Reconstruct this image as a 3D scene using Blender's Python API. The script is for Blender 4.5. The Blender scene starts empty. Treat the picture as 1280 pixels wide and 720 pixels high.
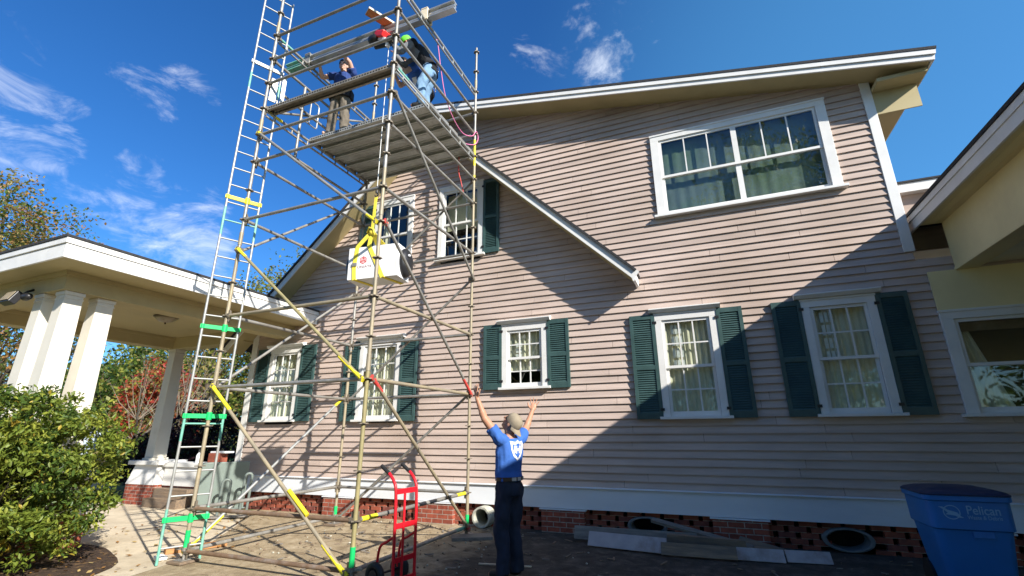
import bpy, bmesh, math, random
import numpy as np
from mathutils import Vector, Matrix, noise
from mathutils.bvhtree import BVHTree
random.seed(7); rng = np.random.default_rng(7)
R = math.radians
SC = bpy.context.scene
COL = SC.collection
D = 7.836                       # plane of the house's gable wall (faces -Y)

# ------------------------------------------------------------------ materials
def nt(name):
    m = bpy.data.materials.new(name); m.use_nodes = True
    t = m.node_tree; t.nodes.clear()
    out = t.nodes.new('ShaderNodeOutputMaterial')
    return m, t, out
def N(t, typ, **kw):
    n = t.nodes.new(typ)
    for k, v in kw.items():
        if k.startswith('i_'): n.inputs[k[2:]].default_value = v
        else: setattr(n, k, v)
    return n
def rgba(c): return (c[0], c[1], c[2], 1)
def ramp(t, stops):
    r = t.nodes.new('ShaderNodeValToRGB'); e = r.color_ramp.elements
    while len(e) < len(stops): e.new(.5)
    for x, (p, c) in zip(e, stops): x.position = p; x.color = rgba(c) if len(c) == 3 else c
    return r
def mat(name, col, rough=.6, metal=0., var=.18, scale=6., col2=None, amt=None, bump=0., bscale=None, stretch=(1, 1, 1), spec=.4, pos=(.35, .7)):
    """Principled with a two-scale noise between col (darker/lighter) and an optional second colour."""
    m, t, out = nt(name); L = t.links
    tc = N(t, 'ShaderNodeTexCoord'); mp = N(t, 'ShaderNodeMapping'); mp.inputs['Scale'].default_value = stretch
    geo = N(t, 'ShaderNodeNewGeometry'); L.new(geo.outputs['Position'], mp.inputs[0])
    n1 = N(t, 'ShaderNodeTexNoise', i_Scale=scale, i_Detail=6., i_Roughness=.62); L.new(mp.outputs[0], n1.inputs[0])
    lo = tuple(c*(1-var) for c in col); hi = tuple(min(1, c*(1+var)) for c in col)
    r1 = ramp(t, [(.3, lo), (.7, hi)]); L.new(n1.outputs[0], r1.inputs[0]); cur = r1.outputs[0]
    if col2:
        n2 = N(t, 'ShaderNodeTexNoise', i_Scale=scale*.45, i_Detail=8., i_Roughness=.7); L.new(mp.outputs[0], n2.inputs[0])
        r2 = ramp(t, [(pos[0], (0, 0, 0)), (pos[1], (1, 1, 1))]); L.new(n2.outputs[0], r2.inputs[0])
        mx = N(t, 'ShaderNodeMix', data_type='RGBA'); L.new(r2.outputs[0], mx.inputs[0]); L.new(cur, mx.inputs[6]); mx.inputs[7].default_value = rgba(col2); cur = mx.outputs[2]
    b = N(t, 'ShaderNodeBsdfPrincipled', i_Roughness=rough, i_Metallic=metal); b.inputs['Specular IOR Level'].default_value = spec
    L.new(cur, b.inputs['Base Color'])
    rr = N(t, 'ShaderNodeMapRange'); rr.inputs[3].default_value = max(0, rough-.12); rr.inputs[4].default_value = min(1, rough+.12)
    L.new(n1.outputs[0], rr.inputs[0]); L.new(rr.outputs[0], b.inputs['Roughness'])
    if bump:
        nb = N(t, 'ShaderNodeTexNoise', i_Scale=bscale or scale*6, i_Detail=5.); L.new(mp.outputs[0], nb.inputs[0])
        bp = N(t, 'ShaderNodeBump', i_Strength=1., i_Distance=bump); L.new(nb.outputs[0], bp.inputs['Height']); L.new(bp.outputs[0], b.inputs['Normal'])
    L.new(b.outputs[0], out.inputs[0]); return m
def leafmat(name, col, trans=.35, rough=.45):
    m, t, out = nt(name); L = t.links
    geo = N(t, 'ShaderNodeNewGeometry')
    n1 = N(t, 'ShaderNodeTexNoise', i_Scale=9., i_Detail=2.); L.new(geo.outputs['Position'], n1.inputs[0])
    r1 = ramp(t, [(.3, tuple(c*.7 for c in col)), (.7, tuple(min(1, c*1.3) for c in col))]); L.new(n1.outputs[0], r1.inputs[0])
    b = N(t, 'ShaderNodeBsdfPrincipled', i_Roughness=rough); b.inputs['Specular IOR Level'].default_value = .35
    tr = N(t, 'ShaderNodeBsdfTranslucent'); L.new(r1.outputs[0], b.inputs['Base Color']); L.new(r1.outputs[0], tr.inputs[0])
    mx = N(t, 'ShaderNodeMixShader', i_Fac=trans); L.new(b.outputs[0], mx.inputs[1]); L.new(tr.outputs[0], mx.inputs[2]); L.new(mx.outputs[0], out.inputs[0]); return m
def siding_mat():
    m, t, out = nt('clapboard_paint'); L = t.links
    geo = N(t, 'ShaderNodeNewGeometry'); sx = N(t, 'ShaderNodeSeparateXYZ'); L.new(geo.outputs['Position'], sx.inputs[0])
    # one tone per board: white noise of (row, 2.4 m length)
    ma = N(t, 'ShaderNodeMath', operation='MULTIPLY'); ma.inputs[1].default_value = 1/.1155; L.new(sx.outputs['Z'], ma.inputs[0])
    fl = N(t, 'ShaderNodeMath', operation='FLOOR'); L.new(ma.outputs[0], fl.inputs[0])
    wn = N(t, 'ShaderNodeTexWhiteNoise', noise_dimensions='1D'); L.new(fl.outputs[0], wn.inputs['W'])
    isl = N(t, 'ShaderNodeMath', operation='ADD'); L.new(wn.outputs[0], isl.inputs[0]); L.new(geo.outputs['Random Per Island'], isl.inputs[1]); ih = N(t, 'ShaderNodeMath', operation='MULTIPLY'); ih.inputs[1].default_value = .5; L.new(isl.outputs[0], ih.inputs[0])
    r0 = ramp(t, [(.1, (.465, .372, .322)), (.9, (.575, .462, .400))]); L.new(ih.outputs[0], r0.inputs[0])
    mp = N(t, 'ShaderNodeMapping'); mp.inputs['Scale'].default_value = (.8, 1, 7); L.new(geo.outputs['Position'], mp.inputs[0])
    n1 = N(t, 'ShaderNodeTexNoise', i_Scale=2.2, i_Detail=7., i_Roughness=.65); L.new(mp.outputs[0], n1.inputs[0])
    r1 = ramp(t, [(.3, (.86, .85, .84)), (.65, (1.04, 1.03, 1.02))]); L.new(n1.outputs[0], r1.inputs[0])
    mx = N(t, 'ShaderNodeMix', data_type='RGBA', blend_type='MULTIPLY'); mx.inputs[0].default_value = 1; L.new(r0.outputs[0], mx.inputs[6]); L.new(r1.outputs[0], mx.inputs[7])
    n2 = N(t, 'ShaderNodeTexNoise', i_Scale=.55, i_Detail=5.); L.new(geo.outputs['Position'], n2.inputs[0])
    r2 = ramp(t, [(.48, (1, 1, 1)), (.72, (.80, .78, .74))]); L.new(n2.outputs[0], r2.inputs[0])
    m2 = N(t, 'ShaderNodeMix', data_type='RGBA', blend_type='MULTIPLY'); m2.inputs[0].default_value = 1; L.new(mx.outputs[2], m2.inputs[6]); L.new(r2.outputs[0], m2.inputs[7])
    b = N(t, 'ShaderNodeBsdfPrincipled', i_Roughness=.62); b.inputs['Specular IOR Level'].default_value = .3; L.new(m2.outputs[2], b.inputs['Base Color'])
    nb = N(t, 'ShaderNodeTexNoise', i_Scale=40., i_Detail=4.); mp2 = N(t, 'ShaderNodeMapping'); mp2.inputs['Scale'].default_value = (.15, 1, 3); L.new(geo.outputs['Position'], mp2.inputs[0]); L.new(mp2.outputs[0], nb.inputs[0])
    bp = N(t, 'ShaderNodeBump', i_Strength=.6, i_Distance=.002); L.new(nb.outputs[0], bp.inputs['Height']); L.new(bp.outputs[0], b.inputs['Normal'])
    L.new(b.outputs[0], out.inputs[0]); return m
def brick_mat(name, c1, c2, mortar, axis='X'):
    m, t, out = nt(name); L = t.links
    geo = N(t, 'ShaderNodeNewGeometry'); sx = N(t, 'ShaderNodeSeparateXYZ'); L.new(geo.outputs['Position'], sx.inputs[0])
    cb = N(t, 'ShaderNodeCombineXYZ')
    ad = N(t, 'ShaderNodeMath', operation='ADD'); L.new(sx.outputs['X'], ad.inputs[0]); L.new(sx.outputs['Y'], ad.inputs[1])
    L.new(ad.outputs[0], cb.inputs[0]); L.new(sx.outputs['Z'], cb.inputs[1])
    br = N(t, 'ShaderNodeTexBrick', i_Scale=1.); br.inputs['Color1'].default_value = rgba(c1); br.inputs['Color2'].default_value = rgba(c2); br.inputs['Mortar'].default_value = rgba(mortar)
    br.inputs['Mortar Size'].default_value = .006; br.inputs['Brick Width'].default_value = .212; br.inputs['Row Height'].default_value = .0735; br.inputs['Bias'].default_value = -.1; br.inputs['Mortar Smooth'].default_value = .2
    L.new(cb.outputs[0], br.inputs[0])
    n = N(t, 'ShaderNodeTexNoise', i_Scale=14., i_Detail=6.); L.new(geo.outputs['Position'], n.inputs[0]); r = ramp(t, [(.3, (.6, .6, .6)), (.7, (1.15, 1.15, 1.15))]); L.new(n.outputs[0], r.inputs[0])
    mx = N(t, 'ShaderNodeMix', data_type='RGBA', blend_type='MULTIPLY'); mx.inputs[0].default_value = 1; L.new(br.outputs[0], mx.inputs[6]); L.new(r.outputs[0], mx.inputs[7])
    b = N(t, 'ShaderNodeBsdfPrincipled', i_Roughness=.85); L.new(mx.outputs[2], b.inputs['Base Color'])
    bp = N(t, 'ShaderNodeBump', i_Strength=.8, i_Distance=.006, invert=True); L.new(br.outputs['Fac'], bp.inputs['Height']); L.new(bp.outputs[0], b.inputs['Normal'])
    L.new(b.outputs[0], out.inputs[0]); return m
def glass_mat(name, tint=(.93, .96, .95)):
    m, t, out = nt(name); L = t.links
    fr = N(t, 'ShaderNodeLayerWeight', i_Blend=.5); pw = N(t, 'ShaderNodeMath', operation='POWER'); pw.inputs[1].default_value = 4.; L.new(fr.outputs['Facing'], pw.inputs[0]); mr = N(t, 'ShaderNodeMapRange'); mr.inputs[3].default_value = .055; mr.inputs[4].default_value = 1.; L.new(pw.outputs[0], mr.inputs[0])
    tr = N(t, 'ShaderNodeBsdfTransparent', i_Color=rgba(tint)); gl = N(t, 'ShaderNodeBsdfGlossy', i_Roughness=.015)
    nn = N(t, 'ShaderNodeTexNoise', i_Scale=2.2, i_Detail=1.); geo = N(t, 'ShaderNodeNewGeometry'); L.new(geo.outputs['Position'], nn.inputs[0])
    bp = N(t, 'ShaderNodeBump', i_Strength=.35, i_Distance=.007); L.new(nn.outputs[0], bp.inputs['Height']); L.new(bp.outputs[0], gl.inputs['Normal'])
    mx = N(t, 'ShaderNodeMixShader'); L.new(mr.outputs[0], mx.inputs[0]); L.new(tr.outputs[0], mx.inputs[1]); L.new(gl.outputs[0], mx.inputs[2]); L.new(mx.outputs[0], out.inputs[0]); return m
def ground_mat():
    m, t, out = nt('yard_ground'); L = t.links
    geo = N(t, 'ShaderNodeNewGeometry'); P = geo.outputs['Position']; sx = N(t, 'ShaderNodeSeparateXYZ'); L.new(P, sx.inputs[0])
    nA = N(t, 'ShaderNodeTexNoise', i_Scale=1.1, i_Detail=8., i_Roughness=.7); L.new(P, nA.inputs[0])
    nB = N(t, 'ShaderNodeTexNoise', i_Scale=4.2, i_Detail=11., i_Roughness=.72, i_Distortion=.4); L.new(P, nB.inputs[0])
    nC = N(t, 'ShaderNodeTexNoise', i_Scale=70., i_Detail=4.); L.new(P, nC.inputs[0])
    dust = ramp(t, [(.28, (.165, .12, .07)), (.5, (.36, .28, .175)), (.7, (.51, .42, .285))]); L.new(nB.outputs[0], dust.inputs[0])
    soil = ramp(t, [(.28, (.030, .027, .023)), (.5, (.068, .061, .052)), (.72, (.15, .133, .110))]); L.new(nB.outputs[0], soil.inputs[0])
    # dusty pad under the scaffold, dark asphalt to the right of it
    a = N(t, 'ShaderNodeMath', operation='MULTIPLY_ADD'); L.new(nA.outputs[0], a.inputs[0]); a.inputs[1].default_value = 1.6; L.new(sx.outputs['X'], a.inputs[2])
    mr = N(t, 'ShaderNodeMapRange'); mr.inputs[1].default_value = -2.75; mr.inputs[2].default_value = -2.15; L.new(a.outputs[0], mr.inputs[0])
    mx = N(t, 'ShaderNodeMix', data_type='RGBA'); L.new(mr.outputs[0], mx.inputs[0]); L.new(dust.outputs[0], mx.inputs[6]); L.new(soil.outputs[0], mx.inputs[7])
    # leaf litter and stones
    vo = N(t, 'ShaderNodeTexVoronoi', i_Scale=26.); L.new(P, vo.inputs[0]); rv = ramp(t, [(.10, (1, 1, 1)), (.16, (0, 0, 0))]); L.new(vo.outputs['Distance'], rv.inputs[0])
    g1 = N(t, 'ShaderNodeMath', operation='GREATER_THAN'); g1.inputs[1].default_value = .60; L.new(nA.outputs[0], g1.inputs[0])
    mm = N(t, 'ShaderNodeMath', operation='MULTIPLY'); L.new(rv.outputs[0], mm.inputs[0]); L.new(g1.outputs[0], mm.inputs[1])
    m2 = N(t, 'ShaderNodeMix', data_type='RGBA'); L.new(mm.outputs[0], m2.inputs[0]); L.new(mx.outputs[2], m2.inputs[6]); m2.inputs[7].default_value = (.30, .24, .17, 1)
    b = N(t, 'ShaderNodeBsdfPrincipled', i_Roughness=.92); b.inputs['Specular IOR Level'].default_value = .2; L.new(m2.outputs[2], b.inputs['Base Color'])
    ad = N(t, 'ShaderNodeMath', operation='ADD'); L.new(nB.outputs[0], ad.inputs[0]); L.new(nC.outputs[0], ad.inputs[1])
    bp = N(t, 'ShaderNodeBump', i_Strength=1., i_Distance=.012); L.new(ad.outputs[0], bp.inputs['Height']); L.new(bp.outputs[0], b.inputs['Normal'])
    L.new(b.outputs[0], out.inputs[0]); return m

M = {}
M['siding'] = siding_mat()
M['white'] = mat('white_trim_paint', (.72, .71, .68), .5, var=.06, scale=3, col2=(.62, .60, .55), pos=(.55, .85), bump=.0008, bscale=60)
M['band'] = mat('pale_band_paint', (.74, .76, .78), .5, var=.06, scale=1.5, col2=(.58, .58, .57), pos=(.55, .9), stretch=(.5, 1, 2))
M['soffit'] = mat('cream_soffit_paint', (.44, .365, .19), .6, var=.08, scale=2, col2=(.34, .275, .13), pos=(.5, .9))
M['cream'] = mat('cream_column_paint', (.68, .64, .55), .55, var=.06, scale=2.2, col2=(.55, .50, .40), pos=(.6, .9))
M['porchwhite'] = mat('porch_paint', (.78, .67, .37), .55, var=.07, scale=1.4, col2=(.64, .53, .28), pos=(.5, .85))
M['porchlight'] = mat('pale_porch_ceiling', (.86, .80, .58), .55, var=.05, scale=1.4)
M['shutter'] = mat('green_shutter_paint', (.042, .086, .082), .45, var=.2, scale=4, col2=(.065, .115, .108), pos=(.5, .8))
M['shingle'] = mat('dark_shingles', (.035, .034, .036), .9, var=.35, scale=18, bump=.01)
M['brick'] = brick_mat('red_brick', (.36, .085, .045), (.25, .06, .035), (.42, .36, .30))
M['loosebrick'] = mat('lattice_brick', (.34, .088, .048), .88, var=.35, scale=9, col2=(.17, .055, .04), pos=(.4, .7), bump=.004)
M['loosebrick2'] = mat('dark_lattice_brick', (.20, .06, .045), .88, var=.35, scale=9, bump=.004)
M['mortar'] = mat('old_mortar', (.36, .29, .23), .95, var=.25, scale=12)
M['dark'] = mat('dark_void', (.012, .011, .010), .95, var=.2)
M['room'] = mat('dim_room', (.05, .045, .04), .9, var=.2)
M['curtain'] = mat('cream_curtain_cloth', (.74, .68, .50), .9, var=.1, scale=7, stretch=(6, 1, 1))
M['reflection_tint'] = mat('grey_green_reflection_tint', (.125, .165, .150), .9, var=.3, scale=1.6, col2=(.09, .15, .06), pos=(.42, .66))  # grey-green with leafy patches, painted to stand in for trees mirrored in the glass
M['lace'] = mat('white_lace', (.82, .81, .76), .9, var=.1, scale=20)
M['glass'] = glass_mat('window_glass')
M['galv'] = mat('galvanised_steel', (.31, .30, .275), .5, .4, var=.25, scale=7, col2=(.21, .185, .15), pos=(.42, .75), bump=.001)
M['galvtan'] = mat('tan_worn_steel', (.35, .29, .185), .55, .2, var=.25, scale=5, col2=(.25, .22, .17), pos=(.4, .7), bump=.001)
M['galvolive'] = mat('olive_worn_steel', (.32, .275, .125), .55, .15, var=.25, scale=5, col2=(.24, .21, .13), pos=(.4, .75))
M['rust'] = mat('brown_rusty_steel', (.21, .135, .085), .7, .2, var=.25, scale=8, col2=(.33, .30, .27), pos=(.5, .8))
M['rosette'] = mat('dark_forged_steel', (.20, .17, .13), .6, .4, var=.25, scale=20)
M['yellow'] = mat('yellow_paint', (.78, .66, .03), .5, var=.12, scale=14, col2=(.45, .40, .12), pos=(.62, .8))
M['green'] = mat('green_clamp_paint', (.01, .50, .13), .45, var=.15, scale=10)
M['teal'] = mat('faded_teal_paint', (.16, .42, .33), .55, .1, var=.2, scale=10, col2=(.36, .40, .36), pos=(.5, .75))
M['redtape'] = mat('red_tape', (.55, .06, .05), .5, var=.15)
M['orange'] = mat('orange_mark', (.85, .16, .04), .5, var=.1)
M['deck'] = mat('steel_deck', (.47, .48, .455), .5, .4, var=.2, scale=6, col2=(.34, .33, .28), pos=(.4, .75), bump=.0015)
M['deckbrown'] = mat('stained_steel_deck', (.30, .275, .23), .55, .35, var=.22, scale=10, col2=(.19, .17, .135), pos=(.4, .75), bump=.0015)
M['alu'] = mat('aluminium', (.52, .52, .50), .38, .7, var=.12, scale=5, col2=(.40, .39, .35), pos=(.5, .8))
M['alug'] = mat('aluminium_ladder', (.36, .365, .35), .45, .45, var=.12, scale=8, col2=(.42, .42, .38), pos=(.5, .8))
M['red'] = mat('red_truck_paint', (.62, .012, .022), .35, var=.08, scale=6, col2=(.38, .02, .02), pos=(.62, .85))
M['redplastic'] = mat('red_plastic', (.75, .03, .03), .35, var=.05)
M['rubber'] = mat('black_rubber', (.018, .018, .018), .6, var=.2)
M['blackmetal'] = mat('black_metal', (.02, .02, .022), .4, var=.2)
M['timber'] = mat('raw_timber', (.42, .20, .075), .7, var=.22, scale=5, stretch=(6, 1, 6), bump=.002)
M['timberend'] = mat('pale_timber', (.70, .60, .44), .7, var=.12, scale=8)
M['oldwood'] = mat('weathered_wood', (.24, .17, .11), .85, var=.3, scale=4, stretch=(1, 8, 8), col2=(.12, .10, .085), pos=(.4, .75), bump=.003)
M['greywood'] = mat('grey_weathered_wood', (.20, .18, .155), .85, var=.3, scale=4, stretch=(1, 8, 8), bump=.003)
M['boardwhite'] = mat('painted_offcut', (.40, .36, .36), .6, var=.15, scale=5, col2=(.22, .165, .13), pos=(.48, .72))
M['cardboard'] = mat('white_carton', (.80, .80, .80), .55, var=.03, scale=3)
M['inkred'] = mat('red_ink', (.62, .06, .06), .6, var=.05)
M['inkgrey'] = mat('grey_ink', (.30, .17, .17), .6, var=.05)
M['strap'] = mat('yellow_sling_webbing', (.80, .66, .07), .75, var=.12, scale=30)
M['rope'] = mat('white_rope', (.72, .72, .70), .8, var=.1, scale=40)
M['pink'] = mat('pink_cord', (.80, .22, .42), .5, var=.08)
M['concrete'] = mat('vent_concrete', (.46, .45, .38), .9, var=.2, scale=9, col2=(.28, .29, .22), pos=(.45, .75), bump=.006)
M['ventgrey'] = mat('vent_stucco', (.16, .17, .165), .9, var=.2, scale=9, bump=.006)
M['skin'] = mat('tanned_skin', (.46, .235, .145), .5, var=.08, scale=12, spec=.35)
M['skinlight'] = mat('fair_skin', (.60, .36, .26), .5, var=.06, scale=12, spec=.35)
M['eye'] = mat('eye_dark', (.02, .015, .012), .25, var=.1)
M['hairgrey'] = mat('greying_hair', (.16, .13, .11), .8, var=.4, scale=60)
M['hairbrown'] = mat('dark_hair', (.03, .02, .015), .7, var=.3, scale=60)
M['blueshirt'] = mat('blue_cotton', (.038, .125, .42), .85, var=.12, scale=7, bump=.004, bscale=22)
M['navyshirt'] = mat('navy_blue_cotton', (.02, .05, .19), .85, var=.15, scale=7, bump=.004, bscale=22)
M['navy'] = mat('dark_navy_workcloth', (.020, .025, .045), .85, var=.35, scale=6, bump=.005, bscale=18)
M['black'] = mat('black_cloth', (.012, .012, .014), .85, var=.25, scale=6, bump=.004, bscale=22)
M['greycloth'] = mat('grey_cloth', (.17, .18, .20), .85, var=.12, scale=8, bump=.004, bscale=22)
M['denim'] = mat('light_denim', (.17, .29, .43), .85, var=.16, scale=8, bump=.004, bscale=22)
M['khaki'] = mat('khaki_cloth', (.14, .118, .09), .85, var=.2, scale=8, bump=.004, bscale=22)
M['capgreen'] = mat('lime_green_cap', (.16, .75, .05), .7, var=.08)
M['captan'] = mat('taupe_cap', (.27, .225, .16), .85, var=.15, scale=20)
M['belt'] = mat('brown_leather', (.07, .035, .018), .5, var=.2)
M['buckle'] = mat('pale_leather_patch', (.52, .45, .40), .5, var=.1)
M['print'] = mat('white_print', (.80, .80, .82), .8, var=.04)
M['binblue'] = mat('blue_bin_plastic', (.016, .150, .44), .45, var=.10, scale=3, col2=(.05, .20, .46), pos=(.60, .82), bump=.0008, bscale=70)
M['binlid'] = mat('dark_lid_plastic', (.012, .026, .075), .45, var=.12)
M['binprint'] = mat('pale_blue_print', (.22, .42, .62), .5, var=.05)
M['tableplastic'] = mat('grey_green_plastic', (.20, .245, .22), .5, var=.08, scale=3)
M['tablegrey'] = mat('pale_grey_steel_tube', (.15, .18, .165), .5, .05, var=.1)
M['slab'] = mat('pale_concrete_drive', (.63, .535, .39), .9, var=.16, scale=2.2, col2=(.38, .305, .20), pos=(.42, .75), bump=.004, bscale=60)  # pale dusty concrete with browner patches
M['ground'] = ground_mat()
M['mulch'] = mat('leaf_mulch', (.055, .032, .018), .95, var=.5, scale=16, col2=(.22, .13, .05), pos=(.55, .66), bump=.03, bscale=30)
M['lawn'] = mat('mown_lawn', (.13, .20, .03), .95, var=.35, scale=3, col2=(.25, .26, .06), pos=(.45, .75), bump=.04, bscale=40)
M['field'] = mat('rough_field', (.20, .19, .07), .95, var=.35, scale=.8, col2=(.12, .16, .04), pos=(.4, .7), bump=.05, bscale=10)
M['bark'] = mat('grey_bark', (.085, .066, .05), .95, var=.35, scale=7, stretch=(2, 2, .4), bump=.02)
M['darkbark'] = mat('dark_stem', (.045, .035, .025), .9, var=.3, scale=8)
M['twig'] = mat('pale_twig', (.22, .185, .14), .9, var=.25, scale=9)
M['terracotta'] = mat('terracotta', (.50, .14, .06), .8, var=.12)
M['shed'] = mat('pale_blue_grey_metal', (.42, .50, .58), .5, var=.1, scale=1.5, col2=(.30, .36, .42), pos=(.5, .8))
M['lampglass'] = mat('amber_lamp_glass', (.30, .25, .17), .3, var=.15)
M['bronze'] = mat('dark_bronze', (.05, .035, .022), .45, .3, var=.2)
M['bottle'] = mat('white_bottle_plastic', (.75, .76, .78), .35, var=.05)
M['rag'] = mat('white_crumpled_paper', (.80, .80, .78), .85, var=.08)

# ------------------------------------------------------------------ mesh builder
class MB:
    def __init__(s): s.v = []; s.f = []; s.m = []
    def add(s, vs, fs, mi=0):
        o = len(s.v); s.v += [tuple(v) for v in vs]; s.f += [tuple(o+i for i in f) for f in fs]; s.m += [mi]*len(fs); return s
    def box(s, x0, x1, y0, y1, z0, z1, mi=0):
        vs = [(x, y, z) for z in (z0, z1) for y in (y0, y1) for x in (x0, x1)]
        return s.add(vs, [(0, 2, 3, 1), (4, 5, 7, 6), (0, 1, 5, 4), (2, 6, 7, 3), (0, 4, 6, 2), (1, 3, 7, 5)], mi)
    def obox(s, c, ax, ay, az, hx, hy, hz, mi=0):
        c = Vector(c); ax, ay, az = Vector(ax)*hx, Vector(ay)*hy, Vector(az)*hz
        vs = [c+sx*ax+sy*ay+sz*az for sz in (-1, 1) for sy in (-1, 1) for sx in (-1, 1)]
        return s.add(vs, [(0, 2, 3, 1), (4, 5, 7, 6), (0, 1, 5, 4), (2, 6, 7, 3), (0, 4, 6, 2), (1, 3, 7, 5)], mi)
    def beam(s, p, q, w, h, mi=0, up=(0, 0, 1)):
        p, q = Vector(p), Vector(q); d = (q-p).normalized(); side = d.cross(Vector(up))
        if side.length < 1e-4: side = d.cross(Vector((1, 0, 0)))
        side.normalize(); u = side.cross(d)
        return s.obox((p+q)/2, d, side, u, (q-p).length/2, w/2, h/2, mi)
    def tube(s, pts, r, n=10, mi=0, cap=True):
        pts = [Vector(p) for p in pts]; rs = r if isinstance(r, (list, tuple)) else [r]*len(pts)
        d0 = (pts[1]-pts[0]).normalized(); u = d0.orthogonal().normalized(); rings = []
        for i, p in enumerate(pts):
            if i == 0: d = pts[1]-pts[0]
            elif i == len(pts)-1: d = pts[-1]-pts[-2]
            else: d = (pts[i+1]-p).normalized()+(p-pts[i-1]).normalized()
            d.normalize(); u = (u-d*u.dot(d)).normalized(); w = d.cross(u)
            rings.append([p+(u*math.cos(2*math.pi*k/n)+w*math.sin(2*math.pi*k/n))*rs[i] for k in range(n)])
        vs = [v for rg in rings for v in rg]; fs = []
        for i in range(len(pts)-1):
            for k in range(n): fs.append((i*n+k, i*n+(k+1) % n, (i+1)*n+(k+1) % n, (i+1)*n+k))
        if cap: fs += [tuple(range(n-1, -1, -1)), tuple((len(pts)-1)*n+k for k in range(n))]
        return s.add(vs, fs, mi)
    def lathe(s, c, prof, n=20, mi=0, axis='Z'):
        c = Vector(c); vs = []
        for r, z in prof:
            for k in range(n):
                a = 2*math.pi*k/n
                p = (r*math.cos(a), r*math.sin(a), z) if axis == 'Z' else (r*math.cos(a), z, r*math.sin(a)) if axis == 'Y' else (z, r*math.cos(a), r*math.sin(a))
                vs.append(c+Vector(p))
        fs = [(i*n+k, i*n+(k+1) % n, (i+1)*n+(k+1) % n, (i+1)*n+k) for i in range(len(prof)-1) for k in range(n)]
        if prof[0][0] > 1e-6: fs.append(tuple(range(n-1, -1, -1)))
        if prof[-1][0] > 1e-6: fs.append(tuple((len(prof)-1)*n+k for k in range(n)))
        return s.add(vs, fs, mi)
    def ell(s, c, axes, n=16, m=10, mi=0):
        c = Vector(c); ax = [Vector(a) for a in axes]; vs = [c-ax[2]]; fs = []
        for i in range(1, m):
            t = -math.pi/2+math.pi*i/m
            for k in range(n):
                a = 2*math.pi*k/n; vs.append(c+(ax[0]*math.cos(a)+ax[1]*math.sin(a))*math.cos(t)+ax[2]*math.sin(t))
        vs.append(c+ax[2])
        for k in range(n): fs.append((0, 1+(k+1) % n, 1+k))
        for i in range(m-2):
            for k in range(n): fs.append((1+i*n+k, 1+i*n+(k+1) % n, 1+(i+1)*n+(k+1) % n, 1+(i+1)*n+k))
        b = 1+(m-2)*n
        for k in range(n): fs.append((b+k, b+(k+1) % n, len(vs)-1))
        return s.add(vs, fs, mi)
    def caps(s, p, q, r0, r1, n=12, mi=0):            # tapered capsule
        p, q = Vector(p), Vector(q); d = (q-p)
        if d.length < 1e-6: return s
        d.normalize(); pts = []; rs = []
        for t in (90, 60, 30): pts.append(p-d*r0*math.sin(R(t))); rs.append(max(r0*math.cos(R(t)), .0008))
        pts.append(p); rs.append(r0); pts.append(q); rs.append(r1)
        for t in (30, 60, 90): pts.append(q+d*r1*math.sin(R(t))); rs.append(max(r1*math.cos(R(t)), .0008))
        return s.tube(pts, rs, n, mi)
    def chain(s, pts, rs, n=12, mi=0):
        for a, b, r0, r1 in zip(pts, pts[1:], rs, rs[1:]): s.caps(a, b, r0, r1, n, mi)
        return s
    def prism(s, poly, axis, a, b, mi=0):             # polygon in the two other axes, extruded from a to b
        k = len(poly)
        def P(u, v, w): return {'X': (w, u, v), 'Y': (u, w, v), 'Z': (u, v, w)}[axis]
        vs = [P(u, v, a) for u, v in poly]+[P(u, v, b) for u, v in poly]
        fs = [tuple(range(k)), tuple(range(2*k-1, k-1, -1))]+[(i, i+k, (i+1) % k+k, (i+1) % k) for i in range(k)]
        return s.add(vs, fs, mi)
    def build(s, name, mats, parent=None, smooth=False, bevel=0.):
        me = bpy.data.meshes.new(name)
        off = parent_loc(parent)
        me.from_pydata([(x-off[0], y-off[1], z-off[2]) for x, y, z in s.v], [], s.f)
        for m in (mats if isinstance(mats, (list, tuple)) else [mats]): me.materials.append(M[m] if isinstance(m, str) else m)
        if any(s.m): me.polygons.foreach_set('material_index', s.m)
        bm = bmesh.new(); bm.from_mesh(me); bmesh.ops.recalc_face_normals(bm, faces=bm.faces); bm.to_mesh(me); bm.free()
        if smooth: me.polygons.foreach_set('use_smooth', [True]*len(me.polygons))
        o = bpy.data.objects.new(name, me); COL.objects.link(o)
        if parent: o.parent = parent
        if bevel:
            b = o.modifiers.new('b', 'BEVEL'); b.width = bevel; b.segments = 2; b.limit_method = 'ANGLE'; b.angle_limit = R(50)
        if smooth == 'auto':
            me.set_sharp_from_angle(angle=R(40))
        return o
def parent_loc(p):
    v = Vector((0, 0, 0))
    while p: v += p.location; p = p.parent
    return v
def tag(o, label, cat, group=None):
    o['label'] = label; o['category'] = cat
    if group: o['group'] = group
    return o
def thing(name, loc, label, cat, group=None):
    o = bpy.data.objects.new(name, None); o.location = loc; o.empty_display_size = .2; COL.objects.link(o)
    return tag(o, label, cat, group)
def struct(o, kind='structure'): o['kind'] = kind; return o
def dup(root, loc, label, rotz=0.):
    def cp(o, par):
        c = o.copy(); COL.objects.link(c)
        if par: c.parent = par
        for ch in o.children: cp(ch, c)
        return c
    r = cp(root, None); r.location = loc; r.rotation_euler[2] = rotz; r['label'] = label; return r
def flatten(o):
    """apply the modifiers of o into its mesh"""
    dg = bpy.context.evaluated_depsgraph_get(); me = bpy.data.meshes.new_from_object(o.evaluated_get(dg)); o.modifiers.clear(); old = o.data; o.data = me; bpy.data.meshes.remove(old); return o
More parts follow.
